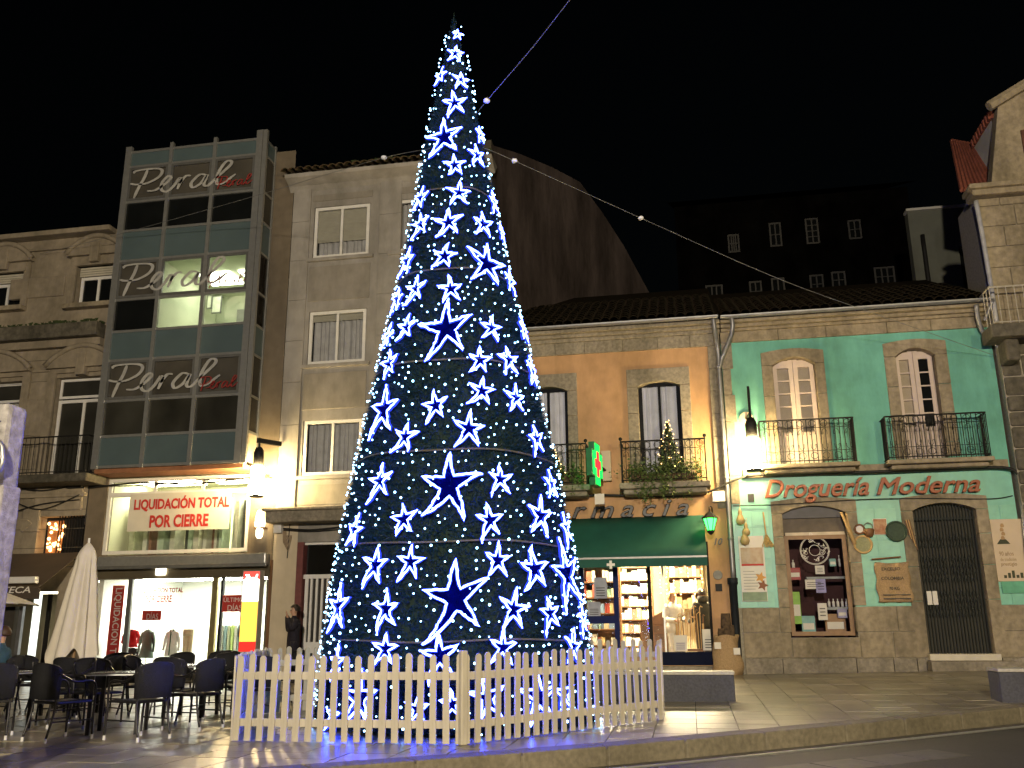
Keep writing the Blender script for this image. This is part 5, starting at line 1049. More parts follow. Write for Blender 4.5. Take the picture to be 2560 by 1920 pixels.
# core and needles
n = 48; zs = np.linspace(0, 11.1, 60); mb = MB(); mb.v = [(tc(z)[0]-T0.x+(max(.005, tr(z)-.06))*math.cos(2*math.pi*k/n), (max(.005, tr(z)-.06))*math.sin(2*math.pi*k/n), z) for z in zs for k in range(n)]
mb.f = [(i*n+k, i*n+(k+1) % n, (i+1)*n+(k+1) % n, (i+1)*n+k) for i in range(59) for k in range(n)]+[tuple(range(n-1, -1, -1))]
mb.build('tree_core', pm('tree_core', (.006, .018, .012), .9, .3, 20), tree)
N = 150000
zz = 11.1*(1-np.sqrt(rng.random(N))); zz = np.clip(zz, 0.02, 11.08); th = rng.random(N)*2*np.pi; rr = np.interp(zz, TZ, TR)-.05+rng.random(N)*.03
cx = -3.17-.0135*zz-T0.x
b0 = np.stack([cx+rr*np.cos(th), rr*np.sin(th), zz], 1); nn = np.stack([np.cos(th), np.sin(th), np.full(N, .18)], 1)
dirv = nn*.75+rng.normal(0, .55, (N, 3)); dirv /= np.linalg.norm(dirv, axis=1, keepdims=True); Ln = rng.uniform(.05, .125, N)*np.clip(rr/.5, .35, 1)
side = np.cross(dirv, rng.normal(0, 1, (N, 3))); side /= np.linalg.norm(side, axis=1, keepdims=True); wd = .006
V = np.empty((N*3, 3)); V[0::3] = b0-side*wd; V[1::3] = b0+side*wd; V[2::3] = b0+dirv*Ln[:, None]
me = bpy.data.meshes.new('needles'); me.vertices.add(N*3); me.vertices.foreach_set('co', V.astype(np.float32).ravel()); me.loops.add(N*3); me.loops.foreach_set('vertex_index', np.arange(N*3, dtype=np.int32))
me.polygons.add(N); me.polygons.foreach_set('loop_start', np.arange(0, N*3, 3, dtype=np.int32)); me.polygons.foreach_set('loop_total', np.full(N, 3, dtype=np.int32)); me.update(calc_edges=True)
me.materials.append(pm('needle_green', (.002, .017, .042), .55, .35, 9, col2=(.003, .026, .060), spec=.25))
o = link(bpy.data.objects.new('needles', me)); o.parent = tree; o['kind'] = 'stuff'
for z in (1.05, 2.25, 3.45, 4.75, 6.2, 7.6):
    MB().tube([(tc(z)[0]-T0.x+(tr(z)+.012)*math.cos(a), (tr(z)+.012)*math.sin(a), z+.015*math.sin(5*a)) for a in np.linspace(0, 2*math.pi, 65)[:-1]], .012, 5, True).build('frame_ring', pm('ring_tape', (.10, .085, .06), .7), tree)
STAR_E = emit('star_led', (.035, .06, 1.0), 72); BULB_E = emit('bulb_led', (.30, .62, 1.0), 11)
halo_m = emit('star_halo', (.03, .06, 1.0), 1.6)  # blue bloom round the star tubes, put in as a dim glowing tube
STARS = [(1141, 92, 16), (1138, 139, 27), (1108, 194, 26), (1150, 205, 27), (1137, 263, 42), (1112, 348, 58), (1186, 392, 34), (1137, 418, 36), (1193, 340, 24), (1147, 487, 38), (1058, 499, 34), (1058, 565, 36), (1122, 561, 46), (1203, 565, 38), (1228, 509, 30), (1247, 585, 28),
    (1024, 656, 44), (1112, 646, 40), (1213, 664, 64), (1045, 726, 40), (1127, 727, 40), (1268, 705, 38), (1000, 753, 40), (1118, 826, 74), (1022, 822, 40), (1223, 825, 40), (1301, 828, 40), (978, 845, 36), (980, 912, 44), (1197, 904, 40), (1266, 904, 40), (1322, 930, 42), (1201, 981, 42), (1283, 999, 40),
    (966, 1028, 66), (1090, 1018, 44), (1171, 1074, 52), (1018, 1096, 45), (1333, 1100, 42), (1123, 1218, 80), (958, 1206, 50), (1246, 1201, 42), (1369, 1213, 42), (1015, 1301, 46), (1221, 1304, 46), (1343, 1292, 54), (895, 1328, 48), (1406, 1322, 44), (944, 1416, 50), (1030, 1408, 46), (1241, 1402, 46), (1331, 1424, 56), (1408, 1438, 76),
    (1140, 1498, 90), (856, 1518, 60), (970, 1524, 50), (1279, 1524, 52), (1368, 1535, 46), (1447, 1547, 42), (970, 1624, 46), (1100, 1640, 58), (1253, 1620, 48), (1424, 1617, 44), (851, 1655, 42), (905, 1745, 68), (1047, 1772, 42), (1215, 1745, 58), (1340, 1742, 68), (1402, 1735, 50), (840, 1790, 40), (1480, 1690, 40), (1130, 1760, 40), (845, 1425, 40), (935, 980, 36), (1290, 760, 30)]
STARS = STARS[:-3]
PTS = []
r3 = random.Random(3)
for px, py, rp in STARS:
    z, th, dep = tree_hit(px, py); Rm = rp*dep/FPX*float(np.interp(rp, [25, 45, 65, 80], [.82, .78, .84, .94])); z = min(max(z, Rm*.5), 10.7)
    p, nrm, u, v = surf(z, th, .05); long = 1.32 if r3.random() < .75 else 1.1; rot = r3.uniform(-.20, .20); bend = r3.uniform(-.10, .10)
    # u points counter-clockwise; for the viewer that is to the right
    out = []
    for k in range(10):
        a = math.pi/2+k*math.pi/5+rot+r3.uniform(-.09, .09); r_ = Rm*((1.08 if k % 2 == 0 else .315)*r3.uniform(.88, 1.1))
        if k == 4: r_ *= long
        out.append((r_*math.cos(a)*.97, r_*math.sin(a)*1.14))
    dense = []
    for k in range(10):
        a, b = out[k], out[(k+1) % 10]; m = max(3, int(math.dist(a, b)/.045))
        for j in range(m):
            t = j/m; x_ = a[0]+(b[0]-a[0])*t; y_ = a[1]+(b[1]-a[1])*t; k_ = bend*(math.hypot(x_, y_)/Rm)**2; dense.append((x_*math.cos(k_)-y_*math.sin(k_)+r3.uniform(-.007, .007), x_*math.sin(k_)+y_*math.cos(k_)+r3.uniform(-.007, .007)))
    tw = min(.0135, .0065+Rm*.03)
    pts = [p+u*a+v*b+nrm*r3.uniform(-.008, .01)-T0 for a, b in dense]
    st_ = MB().tube(pts, [tw*r3.uniform(.85, 1.25) for _ in pts], 6, True).build('star_light', STAR_E, tree)
    MB().tube([q-nrm*tw*1.25 for q in pts], tw*1.85, 6, True).build('star_halo', halo_m, st_)
    MB().add([tuple(p+u*a+v*b-nrm*.028-T0) for a, b in out]+[tuple(p-nrm*.028-T0)], [(k, (k+1) % 10, 10) for k in range(10)]).build('star_inner_glow', pm('star_inner_glow', (.0003, .0008, .035), 1, .5, 9, spec=0), st_)  # added panel, its blue stands in for the glow inside the star
    PTS.append((p, Rm))
bm_ = MB().ball((0, 0, 0), .015, 6, 4).mesh('light_bulb', BULB_E); rest_b = MB(); cand = []; tries = 0
while len(cand) < 2300 and tries < 60000:
    tries += 1; z = 11.0*(1-math.sqrt(r3.random())); th = r3.random()*2*math.pi; p, nrm, u, v = surf(z, th, .055)
    if any((p-q).length_squared < .0064 for q in cand): continue
    if any((p-q).length_squared < (R_*.42)**2 for q, R_ in PTS): continue
    cand.append(p)
cand.sort(key=lambda p: (p.y-p.x*0.25) if True else 0)
for k, p in enumerate(cand):
    if k < 300: inst('light_bulb', bm_, tree, tuple(p-T0), scale=(random.uniform(.6, 1.15),)*3)
    else: rest_b.ball(tuple(p-T0), .0145*random.uniform(.6, 1.15), 6, 4)
rest_b.build('light_bulbs', BULB_E, tree, kind='stuff')
# ================================================================== PICKET FENCE ROUND THE TREE
pk = [(-.038, 0), (.038, 0), (.038, .90)]+[(.038*math.cos(a), .90+.042*math.sin(a)) for a in np.linspace(.3, math.pi-.3, 6)]+[(-.038, .90)]
picket = MB().prism(pk, -.011, .011).mesh('picket', fence_paint)
pe1 = on_y(668, 1640, 13.5); pd1 = on_y(1652, 1612, 15.5)
FV = [(-5.24, 10.42), (-2.50, 10.38), (-.43, 12.95), (pd1.x, pd1.y), (-3.2, 16.6), (pe1.x, pe1.y)]
FL = ['white picket fence panel facing the viewer at lower left of tree', 'white picket fence panel angling back to the right of the tree', 'white picket fence panel seen edge-on beside the granite bench', 'white picket fence panel behind tree at right, in front of pharmacy', 'white picket fence panel behind tree at left, lit blue inside', 'white picket fence panel at left end seen obliquely, lit blue inside']
for i in range(6):
    a = Vector(FV[i]); b = Vector(FV[(i+1) % 6]); d = b-a; L = d.length; ang = math.atan2(d.y, d.x)
    t = thing('picket_fence', FL[i], 'fence', (a.x, a.y, gz(a.x, a.y)), ang, 'white picket fence panels round the tree')
    dz = (gz(b.x, b.y)-gz(a.x, a.y))/L; m = int(round(L/.152))
    for z, h in ((.165, .085), (.675, .085)): MB().add([(.02, .012, z), (L-.02, .012, z+dz*L), (L-.02, .012, z+h+dz*L), (.02, .012, z+h), (.02, .04, z), (L-.02, .04, z+dz*L), (L-.02, .04, z+h+dz*L), (.02, .04, z+h)], [(0, 1, 2, 3), (7, 6, 5, 4), (3, 2, 6, 7), (4, 5, 1, 0), (0, 3, 7, 4), (1, 5, 6, 2)]).build('rail', fence_paint, t)
    for k in range(m+1):
        x = .05+(L-.1)*k/m; inst('picket', picket, t, (x+random.uniform(-.007, .007), random.uniform(-.003, .0), dz*x+.01), (random.uniform(-.012, .012), random.uniform(-.014, .014), random.uniform(-.02, .02)), (random.uniform(.94, 1.05), 1, random.uniform(.98, 1.015)))
    if i == 1: MB().box(-.045, .045, -.02, .05, 0, .99).build('corner_post', fence_paint, t, bevel=.015)
# ================================================================== STREET LANTERNS AND SIGNS ON THE FACADES
def lantern(label, px, ptop, pbot, Y, strength, rodtop=None, arm=None):
    x, z1 = F(px, ptop, Y); z0 = F(px, pbot, Y)[1]; t = thing('wall_lantern', label, 'lantern', (x, Y, z0), group='street lanterns on the facades'); h = z1-z0; r = .165
    MB().lathe([(r, .02), (r, h)], 20).build('glass_tube', emit('lantern_glow_%d' % strength, (1, .74, .34), strength), t, True)
    MB().lathe([(r*.8, h), (r*.8, h+.36), (r*.5, h+.5)], 20).build('lamp_housing', iron, t, True); MB().lathe([(r*1.06, -.03), (r*1.06, .02)], 20).build('bottom_cap', iron, t)
    MB().tube([(0, 0, h+.5), (0, 0, h+(1.25 if rodtop else .75))], .03, 8).build('rod', iron, t)
    if rodtop: MB().tube([(0, 0, h+.62), (-.05, WALL-Y, h+.62)], .03, 8).build('arm', iron, t); MB().lathe([(.16, 0), (.16, .05)], 18).build('wall_disc', plaster_cream, t).matrix_local = Matrix.Translation((-.05, WALL-Y-.01, h+.62)) @ Matrix.Rotation(R(90), 4, 'X')
    else: MB().box(-.06, .62, -.04, .04, h+.62, h+.74).build('arm', iron, t).rotation_euler = (0, 0, math.atan2(WALL-Y, .42)); MB().tube(smooth_line([(.5, WALL-Y-.03, h+.72), (.62, WALL-Y-.03, h+.85), (.7, WALL-Y-.03, h+.6), (.64, WALL-Y-.03, -1.5)], 5), .012, 5).build('supply_cable', cable_m, t)
    return t
lantern('glowing cylindrical street lantern on bracket beside left clothes shop', 645, 1168, 1240, 21.35, 300, None)
lantern('glowing cylindrical street lantern at left of green drugstore front', 1880, 1098, 1176, 21.35, 270, True)
# pharmacy cross sign
x, z0 = F(1488, 1216, 21.0); z1 = F(1488, 1108, 21.0)[1]; hS = z1-z0; a14 = R(9)
cs_t = thing('pharmacy_cross_sign', 'green lit pharmacy cross sign with red cross projecting from facade', 'sign', (x-.0, 21.0, z0))
cs_t.rotation_euler = (0, 0, 0)
cr_loc = Matrix.Rotation(R(90)-a14, 4, 'Z')
def crosspoly(w, h, bw, bh, cz): return [(-bw/2, cz-h/2), (bw/2, cz-h/2), (bw/2, cz-bh/2), (w/2, cz-bh/2), (w/2, cz+bh/2), (bw/2, cz+bh/2), (bw/2, cz+h/2), (-bw/2, cz+h/2), (-bw/2, cz+bh/2), (-w/2, cz+bh/2), (-w/2, cz-bh/2), (-bw/2, cz-bh/2)]
def crot(o): o.matrix_local = cr_loc; return o
crot(MB().prism(crosspoly(.95, hS, .50, hS*.62, hS/2), -.07, .07).build('sign_case', pm('cross_case', (.02, .16, .06), .4), cs_t, bevel=.01))
crot(MB().prism(crosspoly(.86, hS*.94, .42, hS*.54, hS/2), -.078, -.0705).build('green_leds', emit('cross_green', (.02, 1, .12), 1.5), cs_t)); crot(MB().prism(crosspoly(.52, hS*.58, .20, hS*.2, hS/2), -.088, -.0785).build('red_cross', emit('cross_red', (1, .05, .06), 1.3), cs_t))
crot(MB().prism(crosspoly(.86, hS*.94, .42, hS*.54, hS/2), .0705, .078).build('green_leds', emit('cross_green', (.02, 1, .12), 1.5), cs_t))
MB().tube([(.12, .4, hS*.5), (.2, 1.0, hS*.5)], .03, 6).build('sign_arm', iron, cs_t)
q = F(1490, 1250, 21.0); MB().box(-.02, .2, -.01, .01, q[1]-z0-.1, q[1]-z0+.14).build('hanging_card', paper, cs_t)
# green lantern
x, z0 = F(1777, 1330, 21.4); gl_t = thing('green_lantern', 'small green glowing carriage lantern at the awning corner', 'lantern', (x, 21.4, z0))
MB().lathe([(.07, .04), (.15, .30)], 6).build('lantern_glass', emit('lantern_green', (.05, 1, .10), 6), gl_t); MB().lathe([(.19, .30), (.16, .34), (.08, .42), (.02, .46)], 6).build('lantern_cap', iron, gl_t); MB().lathe([(.02, -.06), (.08, .0), (.085, .04)], 6).build('lantern_base', iron, gl_t)
for k in range(6): a = k*math.pi/3; MB().tube([(.073*math.cos(a), .073*math.sin(a), .03), (.155*math.cos(a), .155*math.sin(a), .31)], .008, 4).build('lantern_rib', iron, gl_t)
MB().tube(smooth_line([(0, 0, .46), (0, .05, .58), (.06, .3, .6), (.08, .58, .5)], 5), .014, 6).build('wall_bracket', iron, gl_t)
# ================================================================== BENCHES, SACK, POLE
def bench(label, x0, x1, y0, y1, h):
    t = thing('granite_bench', label, 'bench', ((x0+x1)/2, (y0+y1)/2, gz((x0+x1)/2, (y0+y1)/2)), group='granite block benches'); a = (x1-x0)/2; b = (y1-y0)/2
    MB().box(-a, a, -b, b, -.05, h-.05).build('bench_block', bench_m, t, bevel=.015); MB().box(-a-.01, a+.01, -b-.012, b+.01, h-.049, h).build('bench_top', pm('bench_top', (.34, .32, .27), .5, .15, 20, .1), t, bevel=.008)
bench('low grey granite block bench just right of the picket fence', -1.9, .62, 15.5, 16.05, .45); bench('low grey granite block bench cut by right edge of picture', 4.42, 6.6, 15.3, 15.85, .46)
x, _ = F(1818, 1640, 21.45); t = thing('burlap_sack', 'slumped burlap sack holding firewood logs by the downpipe', 'sack', (x, 21.45, gz(x, 21.45)))
n = 20; prof = [(.30, 0), (.36, .08), (.33, .25), (.30, .42), (.27, .6), (.25, .75), (.27, .84), (.24, .83), (.22, .6)]; mb = MB()
mb.v = [((r_*(1+.12*math.sin(3*a+z*9)+.08*math.sin(5*a-z*23)+.05*math.sin(z*40+a)))*math.cos(a)+.06*(.5-z)*(1 if z < .5 else 0)-.05*(z < .1), .8*(r_*(1+.08*math.sin(4*a+z*9)))*math.sin(a), z+.025*math.sin(3*a)*(z > .1)) for r_, z in prof for a in np.linspace(0, 2*math.pi, n+1)[:-1]]
mb.f = [(i*n+k, i*n+(k+1) % n, (i+1)*n+(k+1) % n, (i+1)*n+k) for i in range(len(prof)-1) for k in range(n)]; o = mb.build('sack_body', burlap, t, True); sm = o.modifiers.new('s', 'SUBSURF'); sm.levels = 1; sm.render_levels = 1
bark = pm('bark', (.09, .06, .035), .95, .5, 14, .8, 40)
for dx_, dy_, r_, h in ((.02, .03, .11, 1.30), (-.10, -.06, .075, .98), (.13, -.02, .06, 1.05)): MB().lathe([(r_, .5), (r_*1.06, .9), (r_*.97, h-.05), (r_*.93, h)], 9, (dx_, dy_, 0)).build('log', bark, t)
for dx_, z in ((-.26, .62), (.27, .50)): MB().box(dx_*.75-.07, dx_*.75+.07, -.25, -.244, z-.07, z+.07).build('paper_tag', paper, t)
xr = F(50, 1060, 7.0)[0]; zt = F(55, 1015, 7.0)[1]; zm = F(50, 1228, 7.0)[1]
t = thing('sign_post', 'white post with rounded board and blue star at left edge', 'post', (xr-.36, 7.0, gz(xr, 7)))
xl = F(28, 1240, 7.0)[0]-t.location.x; white_rough = pm('render_white', (.36, .34, .33), .9, .35, 14, .4, 60, stain=.4)
MB().box(xl-.42, xl, -.12, .12, 0, zm+.05).build('post_shaft', white_rough, t, bevel=.02)
xx1 = xr-t.location.x; o = MB().box(xx1-.75, xx1, -.16, .10, zm, zt).build('post_board', white_rough, t, bevel=.05); blue_c = pm('blue_cloth', (.03, .04, .25), .7)
zc = F(30, 1085, 7.0)[1]
MB().prism([(xx1-.30+(.26 if k % 2 == 0 else .10)*math.cos(math.pi/2+k*math.pi/5), zc+(.26 if k % 2 == 0 else .10)*math.sin(math.pi/2+k*math.pi/5)) for k in range(10)], -.19, -.165).build('blue_star', blue_c, t)
MB().tube(smooth_line([(xx1-.25, -.2, zc-.2), (xx1-.02, -.22, zc-.1), (xx1+.06, -.22, zc-.3), (xx1-.05, -.2, zc-.5), (xx1-.1, -.22, zc-.62)], 5), [.02]*20+[.03]*1, 6).build('silver_ribbon', alum, t, True)
MB().box(xx1-.16, xx1+.04, -.23, -.2, zc-.45, zc-.18).build('silver_ornament', alum, t, bevel=.03).rotation_euler = (0, .0, 0)
MB().box(xl-.40, xl-.01, -.13, -.122, F(20, 1500, 7)[1], F(20, 1385, 7)[1]).build('post_glow_panel', emit('post_glow', (1, .8, .35), 1.3), t)  # emissive panel for the yellow glow on the post
# ================================================================== CAFE TERRACE
rattan = pm('rattan', (.009, .009, .010), .65, .5, 70, .9, 160); tubem = pm('chair_tube', (.02, .018, .017), .35, .2, 20, metal=.4); capm = pm('foot_cap', (.6, .6, .58), .4)
def make_chair():
    t = thing('cafe_chair', 'chair', 'chair')
    for s_ in (-1, 1):
        # front leg runs up into the armrest and back to the top of the backrest
        MB().tube(smooth_line([(s_*.25, .27, .03), (s_*.25, .26, .35), (s_*.265, .25, .58), (s_*.275, .17, .66), (s_*.275, -.05, .66), (s_*.25, -.24, .76)], 5), .0135, 7).build('front_leg', tubem, t, True)
        MB().tube(smooth_line([(s_*.22, -.30, .03), (s_*.215, -.22, .40), (s_*.21, -.27, .80)], 5), .0135, 7).build('rear_leg', tubem, t, True)
        for y in (.27, -.30): MB().lathe([(.017, 0), (.017, .05)], 8, (s_*(.25 if y > 0 else .22), y, 0)).build('foot_cap', capm, t)
    mb = MB(); n = 9
    for z0, z1 in ((.47, .78),):
        P = [(.24*math.cos(a)*1.05, -.20-.11*math.sin(a), ) for a in np.linspace(0.0, math.pi, n)]
        mb.add([(x*.93, y, z0) for x, y in P]+[(x, y, z1+.085*math.sin(math.pi*i/(n-1))**.7) for i, (x, y) in enumerate(P)], [(i, i+1, n+i+1, n+i) for i in range(n-1)])
    o = mb.build('backrest', rattan, t, True); sd = o.modifiers.new('t', 'SOLIDIFY'); sd.thickness = .02
    MB().tube([(.252*math.cos(a), -.20-.115*math.sin(a), .78+.085*max(0, math.sin(a))**.7) for a in np.linspace(0, math.pi, 9)], .014, 6).build('top_rail', tubem, t, True)
    MB().box(-.23, .23, -.22, .25, .42, .445).build('seat', rattan, t, bevel=.015); MB().tube([(-.235, .25, .425), (.235, .25, .425), (.235, -.22, .425), (-.235, -.22, .425)], .013, 6, True).build('seat_frame', tubem, t)
    for s_ in (-1, 1): MB().tube([(s_*.245, .25, .22), (s_*.215, -.24, .22)], .009, 5).build('stretcher', tubem, t)
    return t
def make_table():
    t = thing('cafe_table', 'table', 'table'); MB().box(-.35, .35, -.35, .35, .70, .725).build('table_top', pm('table_top', (.05, .048, .045), .25, .1, 6), t, bevel=.01)
    MB().box(-.352, .352, -.352, .352, .694, .71).build('table_edge', alum, t)
    for a in (-1, 1):
        for b in (-1, 1): MB().box(a*.28-.022, a*.28+.022, b*.28-.022, b*.28+.022, 0, .694).build('leg', tubem, t)
    return t
ch0 = make_chair(); tb0 = make_table()
CH = [(-6.48, 10.52, -.9, .35, 'nearest cafe chair with its back to the viewer beside fence'), (-7.38, 10.32, .35, .95, 'front cafe chair left of the nearest one, armrests curving toward viewer'), (-6.35, 11.55, -.95, .2, 'cafe chair turned left right beside the fence corner'), (-7.9, 11.75, .8, -.5, 'cafe chair behind the second table from the fence, facing right'),
      (-8.35, 10.35, -.55, .8, 'front cafe chair at the left table, back to viewer'), (-9.3, 10.55, .6, .7, 'dark cafe chair at far left front of the terrace'), (-8.35, 11.75, -.6, -.8, 'cafe chair just below the closed parasol, facing viewer'), (-6.55, 12.95, -1, .1, 'cafe chair behind fence corner in front of shop sign'),
      (-7.95, 13.0, 1, .15, 'cafe chair in second row facing right'), (-7.2, 13.95, .1, -1, 'rear cafe chair under the shop window facing viewer'), (-7.0, 12.25, .1, 1, 'cafe chair in second row with its back to viewer'), (-8.75, 13.2, -1, .2, 'cafe chair in second row facing left behind parasol'),
      (-5.95, 12.3, -.7, .7, 'cafe chair pressed against the fence corner behind the front one'), (-8.6, 12.35, .2, 1, 'cafe chair in second row left, back to viewer'), (-9.75, 11.85, 1, -.3, 'cafe chair behind the left front table facing right'), (-8.2, 14.1, -.2, -1, 'rear cafe chair under the vertical sale banner'), (-7.75, 14.9, .3, -1, 'hindmost cafe chair before the shop window'),
      (-9.35, 14.2, 0, -1, 'rearmost cafe chair under the parasol skirt'), (-10.1, 13.4, 1, -.1, 'cafe chair left of the parasol facing right'), (-10.55, 12.2, .5, .85, 'cafe chair beside the seated person at left edge'), (-6.5, 14.6, -.6, -.8, 'rear cafe chair next to the doorway and fence')]
TB = [(-7.12, 11.1, .35, 'front cafe table by the fence among dark chairs'), (-8.95, 11.2, -.1, 'front cafe table at the left of the terrace'), (-7.25, 13.1, .1, 'second-row cafe table before the shop window'), (-9.4, 13.35, .0, 'second-row cafe table beside the parasol'), (-11.2, 12.9, .1, 'cafe table in front of the seated person')]
for i, (x, y, fx, fy, lab) in enumerate(CH):
    o = ch0 if i == 0 else copy_tree(ch0); o.location = (x, y, gz(x, y)); o.rotation_euler = (0, 0, math.atan2(-fx, fy)); tag(o, lab, 'chair', 'dark rattan chairs on the cafe terrace')
for i, (x, y, rz_, lab) in enumerate(TB):
    o = tb0 if i == 0 else copy_tree(tb0); o.location = (x, y, gz(x, y)); o.rotation_euler = (0, 0, rz_); tag(o, lab, 'table', 'cafe terrace tables')
# closed parasol
YU = 14.6; x, zt = F(222, 1357, YU); xb, zb = F(178, 1655, YU)
um = thing('closed_parasol', 'closed white parasol standing among the cafe chairs', 'parasol', (x-.08, YU, gz(x, YU)))
n = 48; prof = [(.02, 0), (.12, -.10), (.18, -.26), (.15, -.30), (.19, -.6), (.25, -1.1), (.31, -1.6), (.36, -1.95)]; mb = MB(); hz_ = zt-um.location.z
for j, (r_, dz) in enumerate(prof):
    sh_x = -.0+(xb-x)*min(1, -dz/1.95)
    for k in range(n):
        a = 2*math.pi*k/n; f = 1+(.36*min(1, -dz/.5))*(abs(math.cos(4*a+.5*math.sin(2*a)))-.5)*1.6*(1 if j > 2 else .3)+.08*math.sin(3*a+1)
        zz_ = dz+(.16*math.sin(4*a)+.10*math.cos(7*a) if j == len(prof)-1 else 0); mb.v.append((.08+sh_x+r_*f*math.cos(a), r_*f*math.sin(a)*.8, hz_+zz_))
mb.f = [(i*n+k, i*n+(k+1) % n, (i+1)*n+(k+1) % n, (i+1)*n+k) for i in range(len(prof)-1) for k in range(n)]
o = mb.build('canopy', pm('parasol_cloth', (.60, .55, .46), .85, .06, 5, .08, 30), um, True); sm = o.modifiers.new('s', 'SUBSURF'); sm.levels = 1; sm.render_levels = 1
MB().tube([(.02, 0, 0), (.06, 0, hz_)], .025, 8).build('pole', pm('pole_wood', (.30, .18, .08), .5), um); MB().lathe([(.28, 0), (.28, .06), (.05, .1), (.04, .3)], 16, (.02, 0, 0)).build('base', granite_dark, um); MB().tube([(.08, 0, hz_), (.08, 0, hz_+.08)], .02, 6).build('finial', white_paint, um)
# open parasol tip at the left edge
q = on_y(18, 1500, 13.6); op = thing('open_parasol', 'tip of an open pale parasol poking in at left edge', 'parasol', (q.x-1.4, 13.6, gz(q.x-1.4, 13.6)))
mb = MB(); zq = q.z-op.location.z; mb.v = [(0, 0, zq+.55)]+[(1.62*math.cos(k*math.pi/4), 1.62*math.sin(k*math.pi/4), zq-.05) for k in range(8)]; mb.f = [(0, 1+k, 1+(k+1) % 8) for k in range(8)]
o = mb.build('canopy', pm('parasol_cloth', (.6, .55, .46), .85), op); sd = o.modifiers.new('t', 'SOLIDIFY'); sd.thickness = .01
for k in range(8): MB().tube([(0, 0, zq+.5), (1.6*math.cos(k*math.pi/4), 1.6*math.sin(k*math.pi/4), zq-.07)], .01, 4).build('rib', alum, op)
MB().tube([(0, 0, 0), (0, 0, zq+.6)], .025, 8).build('pole', white_paint, op); MB().lathe([(.25, 0), (.25, .06), (.04, .1)], 14).build('base', granite_dark, op)
# ================================================================== BALCONY GREENERY
def leaves(name, fn, N, s0, s1, parent, mat=None):
    mb = MB()
    for k in range(N):
        p = Vector(fn()); a = Vector((random.gauss(0, 1), random.gauss(0, 1), random.gauss(0, .7))).normalized(); b = a.cross(Vector((random.gauss(0, 1), random.gauss(0, 1), random.gauss(0, 1)))).normalized(); s_ = random.uniform(s0, s1)
        mb.add([p-a*s_, p+b*s_*.5, p+a*s_, p-b*s_*.5], [(0, 1, 2, 3)])
    return mb.build(name, mat or leaf_m, parent, kind='stuff')
def planter(label, x0, x1, z, seedz, N):
    t = thing('balcony_plants', label, 'plants', ((x0+x1)/2, 21.5, z)); L = (x1-x0)/2
    MB().box(-L*.9, L*.9, -.08, .12, .02, .2).build('trough', pm('trough', (.12, .07, .04), .8), t, bevel=.01)
    leaves('foliage', lambda: (random.gauss(0, .55)*L if random.random() < .3 else random.uniform(-L, L), random.gauss(-.08, .13), .28+random.gauss(0, .13)), N, .02, .05, t)
    def trail():
        k = random.randint(0, 13); r4 = random.Random(k+seedz); xx = r4.uniform(-L, L); d = random.random()**.8*r4.uniform(.25, .75); return (xx+random.gauss(0, .045)+d*.12*math.sin(k), -.25+random.gauss(0, .05), .22-d)
    leaves('trailing_stems', trail, N//2, .018, .042, t)
planter('leafy trailing plants spilling over right pharmacy balcony', b2[0]+.15, b2[1]-.12, zb2, 5, 1500); planter('leafy trailing plants on left pharmacy balcony beside tree', b1x1-1.7, b1x1-.08, zb2, 40, 1100)
def mini_tree(label, x, z, h, r_):
    t = thing('small_christmas_tree', label, 'tree', (x, 21.62, z), group='small lit Christmas trees on the pharmacy balconies')
    MB().lathe([(.13, 0), (.16, .22)], 10).build('pot', pm('trough', (.12, .07, .04), .8), t); MB().tube([(0, 0, .2), (0, 0, h)], [.03, .01], 6).build('trunk', bark, t)
    def fn():
        u = random.random()**.7; zz_ = h-u*(h-.25); a = random.random()*6.28; rr_ = r_*u*(.55+.5*random.random())*(1+.15*math.sin(zz_*22)); return (rr_*math.cos(a), rr_*math.sin(a), zz_-.05*random.random())
    leaves('crown', fn, 1500, .02, .045, t, pm('mini_needles', (.022, .045, .018), .7, .3, 12))
    bm2 = MB().ball((0, 0, 0), .0125, 6, 4).mesh('warm_light', emit('warm_fairy', (1, .60, .20), 8))
    for k in range(46):
        u = (k+.5)/46; a = k*2.4; inst('warm_light', bm2, t, ((r_*u+.03)*math.cos(a), (r_*u+.03)*math.sin(a), h-u*(h-.3)))
x, zq = F(1668, 1050, 21.62); mini_tree('small lit Christmas tree on the right pharmacy balcony', x, zb2, zq-zb2, .34)
x, zq = F(1378, 1110, 21.62); mini_tree('small lit Christmas tree half hidden on left pharmacy balcony', x, zb2, zq-zb2, .32)
# ================================================================== WIRES
def wire(label, pts, beads, r=.006, bright=.16):
    t = thing('guy_wire', label, 'wire'); P = smooth_line(pts, 10); MB().tube(P, r, 5).build('strand', pm('wire_grey', (bright, bright, bright), .5, .1, 5), t, True)
    for b in beads:
        p = min(P, key=lambda q: (q-Vector(b)).length); MB().ball(tuple(p), .055, 10, 6, .7).build('insulator', pm('porcelain', (.75, .75, .8), .3), t, True)
za_, ta_, _ = tree_hit(1195, 285); p0 = surf(za_, ta_, .0)[0]
b1_ = on_y(1217, 252, 12.4); wire('taut wire running from tree upper right to top of picture', [p0, b1_, on_y(1330, 120, 11.3), on_y(1432, -10, 10.3), on_y(1600, -220, 8.6)], [b1_])
za_, ta_, _ = tree_hit(1075, 372); p0 = surf(za_, ta_, 0)[0]; b1_ = on_y(960, 394, 14.5)
wire('thin wire running left from tree across the script-lettered bay', [p0, b1_, on_y(820, 435, 16.6), on_y(620, 495, 18.8), on_y(300, 585, 20.9), on_y(100, 635, 21.9)], [b1_])
za_, ta_, _ = tree_hit(1218, 368); p0 = surf(za_, ta_, 0)[0]; b1_ = on_y(1286, 402, 13.6); b2_ = on_y(1602, 545, 16.2)
